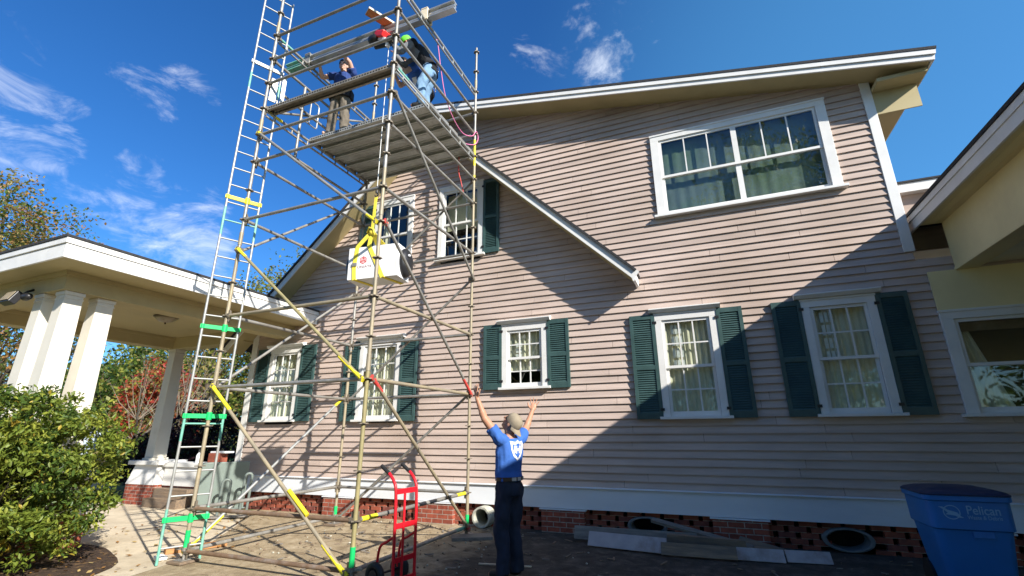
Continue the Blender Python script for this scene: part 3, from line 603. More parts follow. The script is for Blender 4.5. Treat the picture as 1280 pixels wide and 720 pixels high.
# ------------------------------------------------------------------ scaffold tower
X0, X1, YA, YB = -6.205, -3.645, 4.455, 7.046
sca = thing('scaffold_tower', (-4.9, 5.75, 0), 'tall ring lock scaffold tower of grey and yellowed steel tubes against the house wall', 'scaffold')
ros = MB()
ros.lathe((0, 0, 0), [(.024, -.006), (.061, -.006), (.061, .006), (.024, .006)], 16)
def rosette_mesh():
    me = bpy.data.meshes.new('rosette'); mb = MB(); n = 16
    vs = []
    for z in (-.006, .006):
        for k in range(n): r = .064 if k % 2 == 0 else .05; a = 2*math.pi*k/n; vs.append((r*math.cos(a), r*math.sin(a), z))
    me.from_pydata(vs, [], [tuple(range(n-1, -1, -1)), tuple(range(n, 2*n))]+[(k, (k+1) % n, n+(k+1) % n, n+k) for k in range(n)]); me.materials.append(M['rosette']); return me
RM = rosette_mesh()
stds = {}
for key, (x, y, top, mats) in dict(FL=(X0, YA, 10.2, ['galvtan', 'galv']), FC=(X1, YA, 10.2, ['galvolive', 'galvtan', 'galv']), BL=(X0, YB, 9.22, ['galvtan', 'galv']), BR=(X1, YB, 9.22, ['galvtan', 'yellow', 'galv'])).items():
    mb = MB(); z = .16; cuts = {'FL': [(4.0, 0), (10.2, 1)], 'FC': [(2.3, 0), (4.9, 1), (10.2, 2)], 'BL': [(3, 0), (9.22, 1)], 'BR': [(6.15, 0), (6.98, 1), (9.22, 2)]}[key]
    for zz, mi in cuts: mb.tube([(x, y, z), (x, y, zz)], .0245, 14, mi); z = zz
    for zc in (2.3, 4.3, 6.3, 8.3): mb.tube([(x, y, zc-.10), (x, y, zc+.10)], .0285, 14, 0 if key != 'FC' else 1)
    st = mb.build('standard', mats, sca, smooth='auto'); stds[key] = st
    zr_ = .61
    while zr_ < top-.05:
        o = bpy.data.objects.new('rosette', RM); COL.objects.link(o); o.parent = st; o.location = (x-sca.location.x, y-sca.location.y, zr_-sca.location.z); zr_ += .5
    mb = MB(); mb.box(x-.075, x+.075, y-.075, y+.075, .03, .038); mb.tube([(x, y, .038), (x, y, .30)], .019, 10); mb.tube([(x, y, .13), (x, y, .165)], .042, 10)
    for s in (-1, 1): mb.beam((x, y, .148), (x+s*.11, y+s*.04, .15), .02, .02)
    mb.build('base_jack', 'galv', sca, smooth='auto')
    mb = MB(); mb.tube([(x, y, .17), (x, y, .36 if key[0] == 'F' else .30)], .029, 14); mb.build('collar', 'green', sca, smooth='auto')
def ledger(a, b, z, m='galv', end=None, rr=.0242, double=False):
    pa = {'FL': (X0, YA), 'FC': (X1, YA), 'BL': (X0, YB), 'BR': (X1, YB)}
    p, q = Vector((*pa[a], z)), Vector((*pa[b], z)); d = (q-p).normalized(); p2, q2 = p+d*.055, q-d*.055
    mb = MB(); up = Vector((0, 0, 1)); side = d.cross(up)
    mb.tube([p2, q2], rr, 12)
    if double:
        mb.tube([p2-up*.10, q2-up*.10], .017, 10)
        n = 7
        for k in range(n): c = p2+(q2-p2)*((k+.5)/n); mb.tube([c, c-up*.10], .012, 8)
    for e, s in ((p2, 1), (q2, -1)):
        mb.obox(e-d*s*.012, d, side, up, .03, .022, .03, 1); mb.obox(e-d*s*.012, d, side, up, .012, .007, .085, 1)
    if end:
        for e, s in ((p2, 1), (q2, -1)):
            if (end[1] == 'b') or (end[1] == '0' and s == 1) or (end[1] == '1' and s == -1): mb.tube([e+d*s*.04, e+d*s*.30], rr+.002, 12, 2)
        return mb.build('ledger', [m, 'rosette', end[0]], sca, smooth='auto')
    return mb.build('ledger', [m, 'rosette'], sca, smooth='auto')
for z, m in ((9.11, 'galv'), (8.11, 'galv'), (7.61, 'galv'), (7.11, 'galv'), (6.11, 'galv'), (5.61, 'galv'), (4.61, 'galv'), (3.11, 'galvtan'), (2.11, 'galv'), (.61, 'rust'), (.13, 'rust')): ledger('FL', 'FC', z, m)
for z, m, e, db in ((8.11, 'alug', None, True), (7.61, 'galv', None, False), (7.11, 'galv', None, False), (6.61, 'alug', ('teal', '0'), True), (6.11, 'galv', None, False), (5.61, 'galv', None, False), (4.61, 'galv', None, False), (3.11, 'galvtan', None, False), (2.11, 'galvtan', None, False), (.61, 'galv', ('yellow', 'b'), False), (.13, 'galv', ('teal', '1'), False)): ledger('FC', 'BR', z, m, e, double=db)
for z, e, db in ((8.11, ('teal', '0'), True), (7.61, None, False), (7.11, None, False), (6.61, ('yellow', '0'), True), (6.11, None, False), (5.61, None, False), (4.61, None, False), (3.11, None, False), (2.11, None, False), (.61, None, False), (.13, None, False)): ledger('FL', 'BL', z, 'galv', e, double=db)
for z, e in ((7.61, None), (7.11, None), (5.61, None), (4.61, None), (3.11, None), (2.11, None), (.61, None)): ledger('BL', 'BR', z, 'galv', e)
def brace(a, za, b, zb, m='galv', ends=None):
    pa = {'FL': (X0, YA), 'FC': (X1, YA), 'BL': (X0, YB), 'BR': (X1, YB)}
    p, q = Vector((*pa[a], za)), Vector((*pa[b], zb)); d = (q-p).normalized()
    hz = Vector((q.x-p.x, q.y-p.y, 0)).normalized(); out = Vector((hz.y, -hz.x, 0))
    ctr = Vector(((X0+X1)/2, (YA+YB)/2, 0)); mid = (p+q)/2
    if out.dot(mid-ctr) < 0: out = -out
    p, q = p+out*.05+hz*.045, q+out*.05-hz*.045; mb = MB(); L_ = (q-p).length
    mb.tube([p, q], .0215, 12)
    for e, s in ((p, 1), (q, -1)): mb.obox(e, d, out, d.cross(out), .045, .012, .026, 1 if not ends else 2); mb.obox(e-out*.03, hz, out, (0, 0, 1), .012, .05, .035, 1)
    if ends:
        mb.tube([p, p+d*ends[1]], .0232, 12, 2); mb.tube([q-d*ends[2], q], .0232, 12, 2)
        if len(ends) > 3: mb.tube([p+d*ends[3], p+d*(ends[3]+.4)], .0232, 12, 2)
    return mb.build('diagonal_brace', [m, 'rosette', ends[0] if ends else 'rosette'], sca, smooth='auto')
brace('FL', 6.11, 'FC', 4.11, 'galv', ('yellow', .05, .18)); brace('FL', 4.11, 'FC', 2.11, 'galvolive', ('yellow', .25, .45)); brace('FL', 2.11, 'FC', .12, 'galvtan', ('yellow', .5, .40, 2.0))
brace('FC', 6.11, 'BR', 4.11); brace('FC', 4.11, 'BR', 2.11, 'galv', ('redtape', .02, .35)); brace('FC', 2.11, 'BR', .12, 'galvtan', ('redtape', .22, .04))
brace('FL', .12, 'BL', 2.11, 'alug', ('yellow', .55, .22)); brace('FL', 2.11, 'BL', 4.11); brace('FL', 4.11, 'BL', 6.11); brace('FL', 6.61, 'BL', 8.11)
brace('BR', 6.11, 'BL', 4.11); brace('BR', 4.11, 'BL', 2.11); brace('BR', 2.11, 'BL', .12)
# steel deck planks
def plank(y, z, m='deck', w=.315):
    mb = MB(); xa, xb = X0+.03, X1-.03; h = .065
    mb.box(xa, xb, y-w/2, y+w/2, z-.004, z)
    for s in (-1, 1):
        mb.box(xa, xb, y+s*w/2-(.006 if s > 0 else 0), y+s*w/2+(.006 if s < 0 else 0), z-h, z-.004)
        mb.box(xa, xb, min(y+s*w/2-s*.006, y+s*(w/2-.035)), max(y+s*w/2-s*.006, y+s*(w/2-.035)), z-h, z-h+.004)
    for s in (-.5, .5): mb.prism([(y+s*w*.5-.018, z-.004), (y+s*w*.5+.018, z-.004), (y+s*w*.5+.010, z-.022), (y+s*w*.5-.010, z-.022)], 'X', xa+.04, xb-.04)
    n = 48
    for k in range(n):                                  # pressed dimples below and slots on both flanges
        x = xa+.05+(xb-xa-.1)*k/(n-1)
        for s in (-1, 1): mb.obox((x, y+s*(w/2+.0005), z-.032), (1, 0, 0), (0, 1, 0), (0, 0, 1), .014, .0012, .012, 1)
        if k % 2 == 0:
            for s in (-.28, 0, .28): mb.lathe((x, y+s*w, z-.004), [(.016, -.0005), (.012, -.006), (0, -.006)], 8, 0)
    for xe, s in ((xa, -1), (xb, 1)):
        mb.box(min(xe, xe+s*.045), max(xe, xe+s*.045), y-w*.42, y+w*.42, z-.05, z+.004, 2)
    return mb.build('deck_plank', [m, 'dark', 'galv'], sca)
for k in range(5): plank(5.565+.325*k, 6.66)
plank(YA+.115, 6.67, 'deckbrown', .165)
mb = MB(); mb.box(X0+.06, X1-.06, YA+.21, YA+.225, 6.675, 6.76)
for k in range(70): mb.obox((X0+.1+k*.0345, YA+.2095, 6.72), (1, 0, 0), (0, 1, 0), (0, 0, 1), .008, .0015, .03, 1)
mb.build('toe_board', ['deckbrown', 'dark'], sca)
mb = MB(); mb.tube([(X1+.0, 4.5, 6.58), (X1+.03, 5.0, 6.54), (X1+.0, 5.4, 6.58)], .008); mb.build('tie_wire', 'rope', sca)
# ladder gate post and frame on the left side
gt = thing('ladder_gate', (X0, 5.18, 6.1), 'small grey tube gate on the left edge of the scaffold deck', 'gate')
mb = MB(); mb.tube([(X0, 5.18, 6.14), (X0, 5.18, 7.62)], .024, 12); mb.build('post', 'galv', gt, smooth='auto')
mb = MB(); mb.tube([(X0, 5.20, 7.45), (X0, 5.52, 7.45), (X0, 5.55, 7.40), (X0, 5.55, 6.98), (X0, 5.52, 6.94), (X0, 5.20, 6.94)], .014, 8); mb.tube([(X0, 5.36, 6.95), (X0, 5.36, 7.44)], .012, 8); mb.build('frame', 'alug', gt, smooth='auto')

# ------------------------------------------------------------------ ladder
lad = thing('ladder', (-6.24, 4.42, 0), 'long silver ladder clamped upright to the outer left scaffold corner', 'ladder')
rA, rB = Vector((-6.33, 4.22, 0)), Vector((-6.145, 4.62, 0)); rd = (rB-rA).normalized()
for p, zt_ in ((rA, 8.95), (rB, 8.95)):
    mb = MB(); z = .01
    for zz, mi in ((.62, 1), (1.42, 0), (1.75, 1), (2.9, 0), (4.3, 0), (4.75, 1), (5.2, 0), (6.9, 0), (7.2, 1), (zt_, 0)): mb.tube([p+Vector((0, 0, z)), p+Vector((0, 0, zz))], .0165, 12, mi); z = zz
    mb.build('rail', ['alug', 'teal'], lad, smooth='auto')
z = .185; k = 0
while z < 8.9:
    mb = MB(); mb.tube([rA+Vector((0, 0, z)), rB+Vector((0, 0, z))], .0115, 10); mb.build('rung', 'teal' if k in (5, 15) else 'alug', lad, smooth='auto'); z += .2905; k += 1
for z, m in ((.50, 'green'), (1.735, 'green'), (2.93, 'green'), (4.92, 'yellow'), (7.42, 'alug')):
    mb = MB(); mb.beam(rA-rd*.03+Vector((0, 0, z)), rB+rd*.03+Vector((0, 0, z)), .03, .055)
    for p in (rA, rB): mb.tube([p+Vector((0, 0, z-.03)), p+Vector((0, 0, z+.03))], .027, 10)
    c = Vector((X0, YA, z)); mb.tube([c-Vector((0, 0, .05)), c+Vector((0, 0, .05))], .034, 12); mb.build('clamp', m, lad, smooth='auto')
mb = MB(); c = Vector((-6.10, 4.66, 7.0)); mb.obox(c, (.42, .9, 0), (0, 0, 1), (.9, -.42, 0), .03, .36, .02); mb.obox(c+Vector((-.06, -.13, .02)), (.42, .9, 0), (0, 0, 1), (.9, -.42, 0), .05, .22, .012)
mb.build('bracket', 'alug', lad)
for k, (c, hs, lab) in enumerate([((-6.72, 4.98, .03), (.36, .075, .028), 'reddish timber sole board lying under the ladder corner of the scaffold')]):
    o = MB().obox(c, Vector((.42, .9, 0)), Vector((-.9, .42, 0)), (0, 0, 1), *hs).build('sole_board', 'timber', bevel=.004); tag(o, lab, 'board')
o = MB().box(-6.33, -6.08, 4.33, 4.58, .002, .03).build('sole_board', 'oldwood', bevel=.004); tag(o, 'weathered wood pad under the jack of the outer left scaffold standard', 'board', 'wood pads under the scaffold')
o = MB().box(-3.80, -3.50, 4.33, 4.58, .002, .03).build('sole_board', 'oldwood', bevel=.004); tag(o, 'weathered wood pad under the nearest scaffold standard by the hand truck', 'board', 'wood pads under the scaffold')
o = MB().obox((-3.50, 6.93, .018), Vector((.85, .5, 0)).normalized(), Vector((-.5, .85, 0)).normalized(), (0, 0, 1), .30, .15, .022).build('sole_board', 'greywood', bevel=.004); tag(o, 'dark flat wood block under the scaffold standard nearest the man and the wall', 'board', 'wood pads under the scaffold')
o = MB().box(-6.34, -6.07, 6.92, 7.17, .002, .03).build('sole_board', 'oldwood', bevel=.004); tag(o, 'wood pad under the rear left scaffold standard near the brick base', 'board', 'wood pads under the scaffold')

# ------------------------------------------------------------------ lifting gear
HX, HY = -4.52, 5.2
bm_ = thing('hoist_beam', (-4.9, HY, 8.13), 'long aluminium beam laid across the top of the scaffold sticking out on the right', 'beam')
mb = MB(); prof = [(-.055, 0), (.055, 0), (.055, .022), (.012, .028), (.012, .062), (.034, .066), (.034, .094), (.012, .098), (.012, .140), (.055, .146), (.055, .168), (-.055, .168), (-.055, .146), (-.012, .14), (-.012, .098), (-.034, .094), (-.034, .066), (-.012, .062), (-.012, .028), (-.055, .022)]
mb.prism([(HY+a, 8.14+b) for a, b in prof], 'X', -6.25, -3.10, 0); mb.prism([(HY+a, 8.14+b) for a, b in prof], 'X', -6.78, -6.251, 1); mb.build('profile', ['alu', 'teal'], bm_)
for x in (X0, X1):
    mb = MB(); mb.box(x-.06, x+.06, HY-.09, HY+.09, 8.312, 8.33); mb.box(x-.06, x+.06, HY-.085, HY-.06, 8.09, 8.312); mb.box(x-.06, x+.06, HY+.06, HY+.085, 8.09, 8.312); mb.build('clamp', 'timberend' if x == X1 else 'galv', bm_)
# timber across the beam above the hoist
ti = thing('timber_plank', (-4.5, 4.95, 8.36), 'raw brown timber plank leaning over the aluminium beam above the red hoist', 'plank')
p, q = Vector((-4.57, 4.85, 8.36)), Vector((-4.35, 5.24, 8.325)); d = (q-p).normalized(); sd = d.cross(Vector((0, 0, 1))).normalized(); uu = sd.cross(d)
mb = MB(); mb.obox((p+q)/2, d, sd, uu, (q-p).length/2+.04, .085, .019, 0); mb.obox((p+q)/2+sd*.0865, d, uu, sd, (q-p).length/2+.039, .018, .0012, 1); mb.obox(p-d*.0415, sd, uu, d, .084, .018, .001, 1); mb.build('board', ['timber', 'timberend'], ti)
ho = thing('electric_hoist', (HX, HY, 8.0), 'red and black electric hoist hanging from the aluminium beam', 'hoist')
ax = Vector((.82, -.25, -.5)).normalized(); sy = ax.cross(Vector((0, 0, 1))).normalized(); sz = sy.cross(ax)
mb = MB(); mb.obox((HX+.02, HY-.06, 8.10), ax, sy, sz, .15, .085, .06); mb.build('housing', 'redplastic', ho, bevel=.02)
mb = MB(); mb.caps(Vector((HX-.20, HY-.04, 8.10)), Vector((HX-.12, HY-.05, 8.09)), .085, .085, 18); mb.caps((HX+.18, HY-.04, 7.97), (HX+.24, HY-.05, 7.93), .075, .06, 16); mb.tube([(HX-.16, HY, 7.98), (HX+.16, HY, 7.93)], .045, 14); mb.build('motor', 'blackmetal', ho, smooth='auto')
mb = MB(); mb.obox((HX+.02, HY-.05, 8.015), ax, sy, sz, .16, .05, .018); mb.obox((HX+.13, HY-.03, 7.90), (1, 0, 0), (0, 1, 0), (0, 0, 1), .03, .03, .05); mb.build('base_plate', 'print', ho)
mb = MB(); mb.obox((HX+.0, HY, 8.26), (1, 0, 0), (0, 1, 0), (0, 0, 1), .03, .075, .16); mb.build('hanger', 'galv', ho)
rp = thing('hoist_rope', (-4.40, HY, 5.1), 'thin white hoist rope running from the red hoist to the yellow sling', 'rope')
mb = MB(); mb.tube([(-4.39, HY, 7.90), (-4.37, HY, 5.10)], .006, 8); mb.build('line', 'rope', rp)
mb = MB(); mb.tube([(-4.37, HY, 5.16), (-4.37, HY, 5.05)], .022, 10); mb.tube([(-4.37+.03*math.sin(a), HY, 5.02+.035*math.cos(a)) for a in [R(t) for t in range(0, 300, 30)]], .009, 8); mb.build('hook', 'blackmetal', rp, smooth='auto')
# the white carton
bc = Vector((-4.335, 5.35, 3.90)); bu = Vector((math.cos(R(9)), math.sin(R(9)), .02)).normalized(); bn = Vector((math.sin(R(9)), -math.cos(R(9)), 0)); bw = bn.cross(bu)*-1
bw = Vector((0, 0, 1))-bu*bu.z; bw.normalize(); bn = bu.cross(bw); HW, HD, HH = .400, .185, .250
box = thing('lifted_box', tuple(bc-bw*HH), 'big white carton with a red hexagon emblem hanging in a yellow sling', 'box')
mb = MB(); mb.obox(bc, bu, bn, bw, HW, HD, HH); mb.build('carton', 'cardboard', box, bevel=.006)
for s in (-1, 1):
    mb = MB(); mb.ell(bc+bu*s*(HW+.02)-bn*.02, [bu*.10, bn*.17, bw*.225], 20, 12); mb.build('end_cap', 'blackmetal', box, smooth=True)
mb = MB(); c = bc+bu*(HW+.115)+bn*.06+bw*.08; mb.ell(c, [bu*.022, bn*.022, bw*.022], 10, 6); mb.build('knob', 'print', box, smooth=True)
tp = MB(); tp.obox(bc+bw*(HH+.0015), bu, bn, bw, HW-.004, .03, .0012); tp.obox(bc+bu*-(HW+.001), bw, bn, bu, HH-.01, .03, .001); tp.obox(bc+bn*(HD+.0015)+bu*.37, bw, bu, bn, HH-.02, .004, .001); tp.build('tape', 'timberend', box)
lg = MB(); fc = bc+bn*(HD+.0025)+bu*-.155+bw*.04
for rr0, rr1 in ((.062, .048), (.036, .026)):
    vs = []
    for r_ in (rr0, rr1):
        for k in range(6): a = math.pi/6+k*math.pi/3; vs.append(fc+bu*r_*math.cos(a)+bw*r_*math.sin(a))
    lg.add(vs, [(k, (k+1) % 6, 6+(k+1) % 6, 6+k) for k in range(6)])
for k in range(3):
    a = math.pi/2+k*2*math.pi/3; d_ = bu*math.cos(a)+bw*math.sin(a); e_ = bu*-math.sin(a)+bw*math.cos(a); lg.add([fc+d_*.0+e_*.006, fc+d_*.05+e_*.006, fc+d_*.05-e_*.006, fc-e_*.006], [(0, 1, 2, 3)])
lg.build('emblem', 'inkred', box)
lt = MB(); vs, fs = text_mesh('UNIATE', .052); place_flat(lt, [Vector((v.x*1.28, v.y, 0)) for v in vs], fs, bc+bn*(HD+.0025)+bu*-.13+bw*-.065, bu, bw); lt.build('lettering', 'inkgrey', box)
# sling
sl = thing('lifting_sling', (-4.37, 5.2, 4.4), 'yellow webbing sling wrapped twice around the white carton', 'sling')
def ribbon(pts, w, wd, m='strap', th=.004):
    mb = MB(); pts = [Vector(p) for p in pts]
    for a, b in zip(pts, pts[1:]):
        d = (b-a).normalized(); s = Vector(wd); s = (s-d*s.dot(d)).normalized(); n = d.cross(s); mb.obox((a+b)/2, d, s, n, (b-a).length/2+.006, w/2, th)
    return mb
kn = Vector((-4.345, 5.14, 4.375))
ff = lambda u, w: bc+bn*(HD+.008)+bu*u+bw*w
bt = lambda u, v: bc+bn*v+bu*u-bw*(HH+.006)
bk = lambda u, w: bc-bn*(HD+.008)+bu*u+bw*w
ribbon([kn, ff(-.26, HH+.004), ff(-.295, -.06), ff(-.28, -HH-.004), bt(-.16, -HD), bk(-.12, 0), bk(-.08, HH), kn], .062, bu).build('strap', 'strap', sl)
ribbon([kn, ff(-.07, HH+.004), ff(.04, .02), ff(.17, -HH-.004), bt(.29, -HD), bk(.24, 0), bk(.1, HH), kn], .062, bu).build('strap', 'strap', sl)
mb = MB(); mb.ell(kn+Vector((0, 0, -.01)), [(.05, 0, .015), (0, .035, 0), (-.015, 0, .05)], 14, 8); mb.tube([kn+Vector((-.07, -.02, -.02)), kn+Vector((-.02, -.04, .05)), kn+Vector((.045, -.03, .02)), kn+Vector((.05, 0, -.07))], .016, 8); mb.build('knot', 'strap', sl, smooth=True)
bk_ = MB(); bk_.obox(ff(-.29, -.02)+bn*.006, bu, bw, bn, .040, .026, .006); bk_.build('buckle', 'galv', sl)
ribbon([kn, (-4.375, HY, 4.98)], .05, (1, 0, 0)).build('strap', 'strap', sl)
# pink cord
cord = MB(); cp = [(-3.66, 5.55, 8.08), (-3.66, 5.62, 7.95), (-3.67, 5.75, 7.6), (-3.68, 5.95, 7.2), (-3.68, 6.25, 6.95), (-3.67, 6.6, 6.86), (-3.63, 6.9, 6.98), (-3.61, 7.03, 7.16), (-3.60, 7.10, 7.05), (-3.6, 7.0, 6.86), (-3.62, 6.8, 6.72), (-3.70, 6.6, 6.67)]
def smoothpath(p, n=6):
    p = [Vector(x) for x in p]; out = []
    for i in range(len(p)-1):
        a, b, c, d = p[max(i-1, 0)], p[i], p[i+1], p[min(i+2, len(p)-1)]
        for k in range(n):
            t = k/n; out.append(.5*((2*b)+(c-a)*t+(2*a-5*b+4*c-d)*t*t+(3*b-a-3*c+d)*t**3))
    out.append(p[-1]); return out
cord.tube(smoothpath(cp), .008, 8); o = cord.build('power_cord', 'pink', smooth=True); tag(o, 'thin pink cord looping from the scaffold top to the corner nearest the wall', 'cord')
o = MB().tube(smoothpath([(-3.9, 6.9, 6.58), (-3.95, 6.98, 6.35), (-3.9, 7.0, 6.1), (-3.86, 7.05, 5.85)]), .010, 8).build('red_cord', 'redtape', smooth=True); tag(o, 'short red cord dangling under the deck in front of the upper window', 'cord')

# ------------------------------------------------------------------ people
def remesh(mb, name, mats, parent, vox, wr=0., wrs=9., stretch=1., smooth_it=4):
    o = mb.build(name, mats, parent); m = o.modifiers.new('r', 'REMESH'); m.mode = 'VOXEL'; m.voxel_size = vox; m.use_smooth_shade = True
    s = o.modifiers.new('s', 'SMOOTH'); s.iterations = smooth_it; s.factor = .5; flatten(o)
    me = o.data
    if wr:
        me.calc_loop_triangles(); nrm = [v.normal.copy() for v in me.vertices]
        for v, n in zip(me.vertices, nrm):
            p = v.co; v.co = p+n*wr*(noise.noise((p.x*wrs, p.y*wrs, p.z*wrs*stretch))+.5*noise.noise((p.x*wrs*2.3+7, p.y*wrs*2.3, p.z*wrs*2.3*stretch)))
    me.polygons.foreach_set('use_smooth', [True]*len(me.polygons)); return o
def loft(mb, rings, n=20):
    """rings: (centre, right, front, a, b)"""
    vs = []
    for c, r_, f_, a, b in rings:
        for k in range(n): t = 2*math.pi*k/n; vs.append(Vector(c)+Vector(r_)*a*math.cos(t)+Vector(f_)*b*math.sin(t))
    fs = [(i*n+k, i*n+(k+1) % n, (i+1)*n+(k+1) % n, (i+1)*n+k) for i in range(len(rings)-1) for k in range(n)]
    fs += [tuple(range(n-1, -1, -1)), tuple((len(rings)-1)*n+k for k in range(n))]; return mb.add(vs, fs)
def hand(mb, wr, dirv, normal, thumb_side, spread=.22, curl=.15, s=1.):
    d = Vector(dirv).normalized(); n = Vector(normal); n = (n-d*n.dot(d)).normalized(); w = d.cross(n)*thumb_side   # w: towards the thumb
    wr = Vector(wr); palm = wr+d*.05*s
    mb.caps(wr-d*.02, wr+d*.02, .024*s, .026*s, 10)
    mb.ell(palm, [d*.052*s, w*.043*s, n*.016*s], 14, 8)
    L_ = [.076, .084, .078, .060]
    for i in range(4):
        off = (1.5-i)*.0215*s; base = palm+d*.038*s+w*off; a = (1.5-i)*spread*.62; dd = (d*math.cos(a)+w*math.sin(a)); p = base; r0 = .0092*s; seg = L_[i]*s
        for j, fr in enumerate((.45, .30, .25)):
            c = curl*(j+.6); q = p+(dd*math.cos(c)+n*math.sin(c))*seg*fr; mb.caps(p, q, r0, r0*.9, 8); p = q; r0 *= .9
    b = wr+d*.025*s+w*.028*s; dd = (d*.62+w*.78).normalized(); q = b+dd*.042*s; mb.caps(b, q, .0125*s, .0115*s, 8); q2 = q+(d*.85+w*.45+n*curl).normalized()*.040*s; mb.caps(q, q2, .0112*s, .0095*s, 8)
def person(spec):
    J = {k: Vector(v) for k, v in spec['J'].items()}; root = thing('person', spec['base'], spec['label'], 'person')
    fwd = Vector(spec['fwd']).normalized(); rt = Vector((fwd.y, -fwd.x, 0)).normalized()
    chestf = Vector(spec.get('chestf', fwd)).normalized(); crt = chestf.cross(Vector((0, 0, 1))).normalized() if abs(chestf.z) < .9 else rt
    crt = Vector(spec.get('crt', crt)).normalized()
    up = (J['neck']-J['chest']).normalized(); cf = (chestf-up*chestf.dot(up)).normalized()
    hu = Vector(spec['head_up']).normalized(); hf = Vector(spec['head_f']); hf = (hf-hu*hf.dot(hu)).normalized(); hr = hf.cross(hu)
    B = MB()
    def tor(mbx, g, top=True):
        rings = [(J['pelvis']-Vector((0, 0, .06)), rt, fwd, .150+g, .115+g), (J['pelvis']+Vector((0, 0, .03)), rt, fwd, .160+g, .115+g), (J['waist'], rt, fwd, .142+g, .105+g), (J['chest'], crt, cf, .170+g, .118+g), (J['chest']+(J['neck']-J['chest'])*.55, crt, cf, .165+g, .105+g)]
        if top: rings.append((J['chest']+(J['neck']-J['chest'])*.92, crt, cf, .10+g, .075+g))
        loft(mbx, rings)
    tor(B, 0); B.caps(J['chest']+(J['neck']-J['chest'])*.7, J['head']-hu*.05, .062, .055)
    hc = J['head']; B.ell(hc+hu*.03-hf*.012, [hr*.074, hf*.094, hu*.090], 18, 12); B.ell(hc-hu*.035+hf*.018, [hr*.060, hf*.075, hu*.085], 16, 10); B.ell(hc-hu*.092+hf*.058, [hr*.030, hf*.028, hu*.024], 12, 8)
    B.caps(hc+hf*.088+hu*.012, hc+hf*.112-hu*.022, .010, .0155, 10); B.ell(hc+hf*.09+hu*.03, [hr*.045, hf*.012, hu*.010], 12, 6); B.ell(hc+hf*.086-hu*.058, [hr*.024, hf*.012, hu*.009], 12, 6)
    for s in (-1, 1): B.ell(hc+hr*s*.077-hf*.010-hu*.002, [hr*.012, hf*.02, hu*.034], 10, 8); B.ell(hc+hr*s*.035+hf*.072-hu*.02, [hr*.022, hf*.018, hu*.02], 10, 6)
    for s in 'LR':
        B.chain([J['sh'+s], J['el'+s], J['wr'+s]], [.054, .042, .027]); B.caps(J['sh'+s]*.35+J['el'+s]*.65, J['el'+s], .047, .043); e = J['el'+s]+(J['wr'+s]-J['el'+s])*.3; B.caps(J['el'+s], e, .040, .042)
        B.caps(J['chest']+(J['neck']-J['chest'])*.6, J['sh'+s], .07, .058)
        B.chain([J['hip'+s], J['knee'+s], J['ank'+s]], [.088, .060, .042]); B.caps(J['ank'+s], J['toe'+s], .04, .032)
        h = spec['hand'+s]; hand(B, J['wr'+s], h[0], h[1], h[2], h[3], h[4])
    remesh(B, 'body', spec['skin'], root, spec.get('vox', .008), smooth_it=2)
    for s in (-1, 1): e = MB(); e.ell(hc+hr*s*.032+hf*.085+hu*.008, [hr*.013, hf*.008, hu*.0075], 10, 6); e.build('eye', 'eye', root, smooth=True)
    # hair
    hb = MB(); hb.ell(hc+hu*.025-hf*.028, [hr*.080, hf*.090, hu*.088], 18, 12); hb.ell(hc-hu*.03-hf*.045, [hr*.068, hf*.05, hu*.06], 14, 8); hb.build('hair', spec['hair'], root, smooth=True)
    # cap
    if 'cap' in spec:
        cb = MB(); n = 20; vs = []; prof = [(1.0, .018), (1.01, .045), (.95, .075), (.80, .102), (.50, .120), (.0, .127)]
        cc = hc-hf*.010+hu*.004
        for r_, z in prof:
            for k in range(n): t = 2*math.pi*k/n; vs.append(cc+hr*.086*r_*math.cos(t)+hf*.106*r_*math.sin(t)+hu*z)
        cb.add(vs, [(i*n+k, i*n+(k+1) % n, (i+1)*n+(k+1) % n, (i+1)*n+k) for i in range(len(prof)-1) for k in range(n)])
        s = spec['cap'][1]                                # +1 bill forward, -1 backward
        vs = []; m = 12; drop = spec['cap'][2]
        for q in (0, .5, 1):
            for k in range(m+1):
                t = R(25+130*k/m); x = math.cos(t)*.086*(1+.02*q); y = math.sin(t)*(.102+.075*q*math.sin(t)); vs.append(cc+hr*x+hf*s*y+hu*(.022-drop*q-.010*math.cos(t)**2))
        cb.add(vs+[v-hu*.004 for v in vs], [(q*(m+1)+k, q*(m+1)+k+1, (q+1)*(m+1)+k+1, (q+1)*(m+1)+k) for q in (0, 1) for k in range(m)]+[(3*(m+1)+q*(m+1)+k, 3*(m+1)+(q+1)*(m+1)+k, 3*(m+1)+(q+1)*(m+1)+k+1, 3*(m+1)+q*(m+1)+k+1) for q in (0, 1) for k in range(m)])
        cb.build('cap', spec['cap'][0], root, smooth='auto')
    # shirt
    S = MB(); g = .020
    rings = [(J['pelvis']+Vector((0, 0, spec.get('hem', -.02))), rt, fwd, .170+g*.6, .128+g*.6), (J['pelvis']+Vector((0, 0, .05)), rt, fwd, .165+g*.6, .122+g*.6), (J['waist'], rt, fwd, .150+g, .113+g), (J['chest'], crt, cf, .162+g, .118+g), (J['chest']+(J['neck']-J['chest'])*.55, crt, cf, .152+g, .102+g), (J['chest']+(J['neck']-J['chest'])*.90, crt, cf, .10+g, .078+g)]
    loft(S, rings); sleeve = spec['sleeve']
    for s in 'LR':
        S.caps(J['chest']+(J['neck']-J['chest'])*.55, J['sh'+s], .08, .075)
        if sleeve <= 1: e = J['sh'+s]+(J['el'+s]-J['sh'+s])*sleeve; S.tube([J['sh'+s], e], [.075, .070], 14); S.ell(J['sh'+s], [(.074, 0, 0), (0, .074, 0), (0, 0, .074)], 14, 10)
        else: S.chain([J['sh'+s], J['el'+s], J['wr'+s]], [.074, .060, .044])
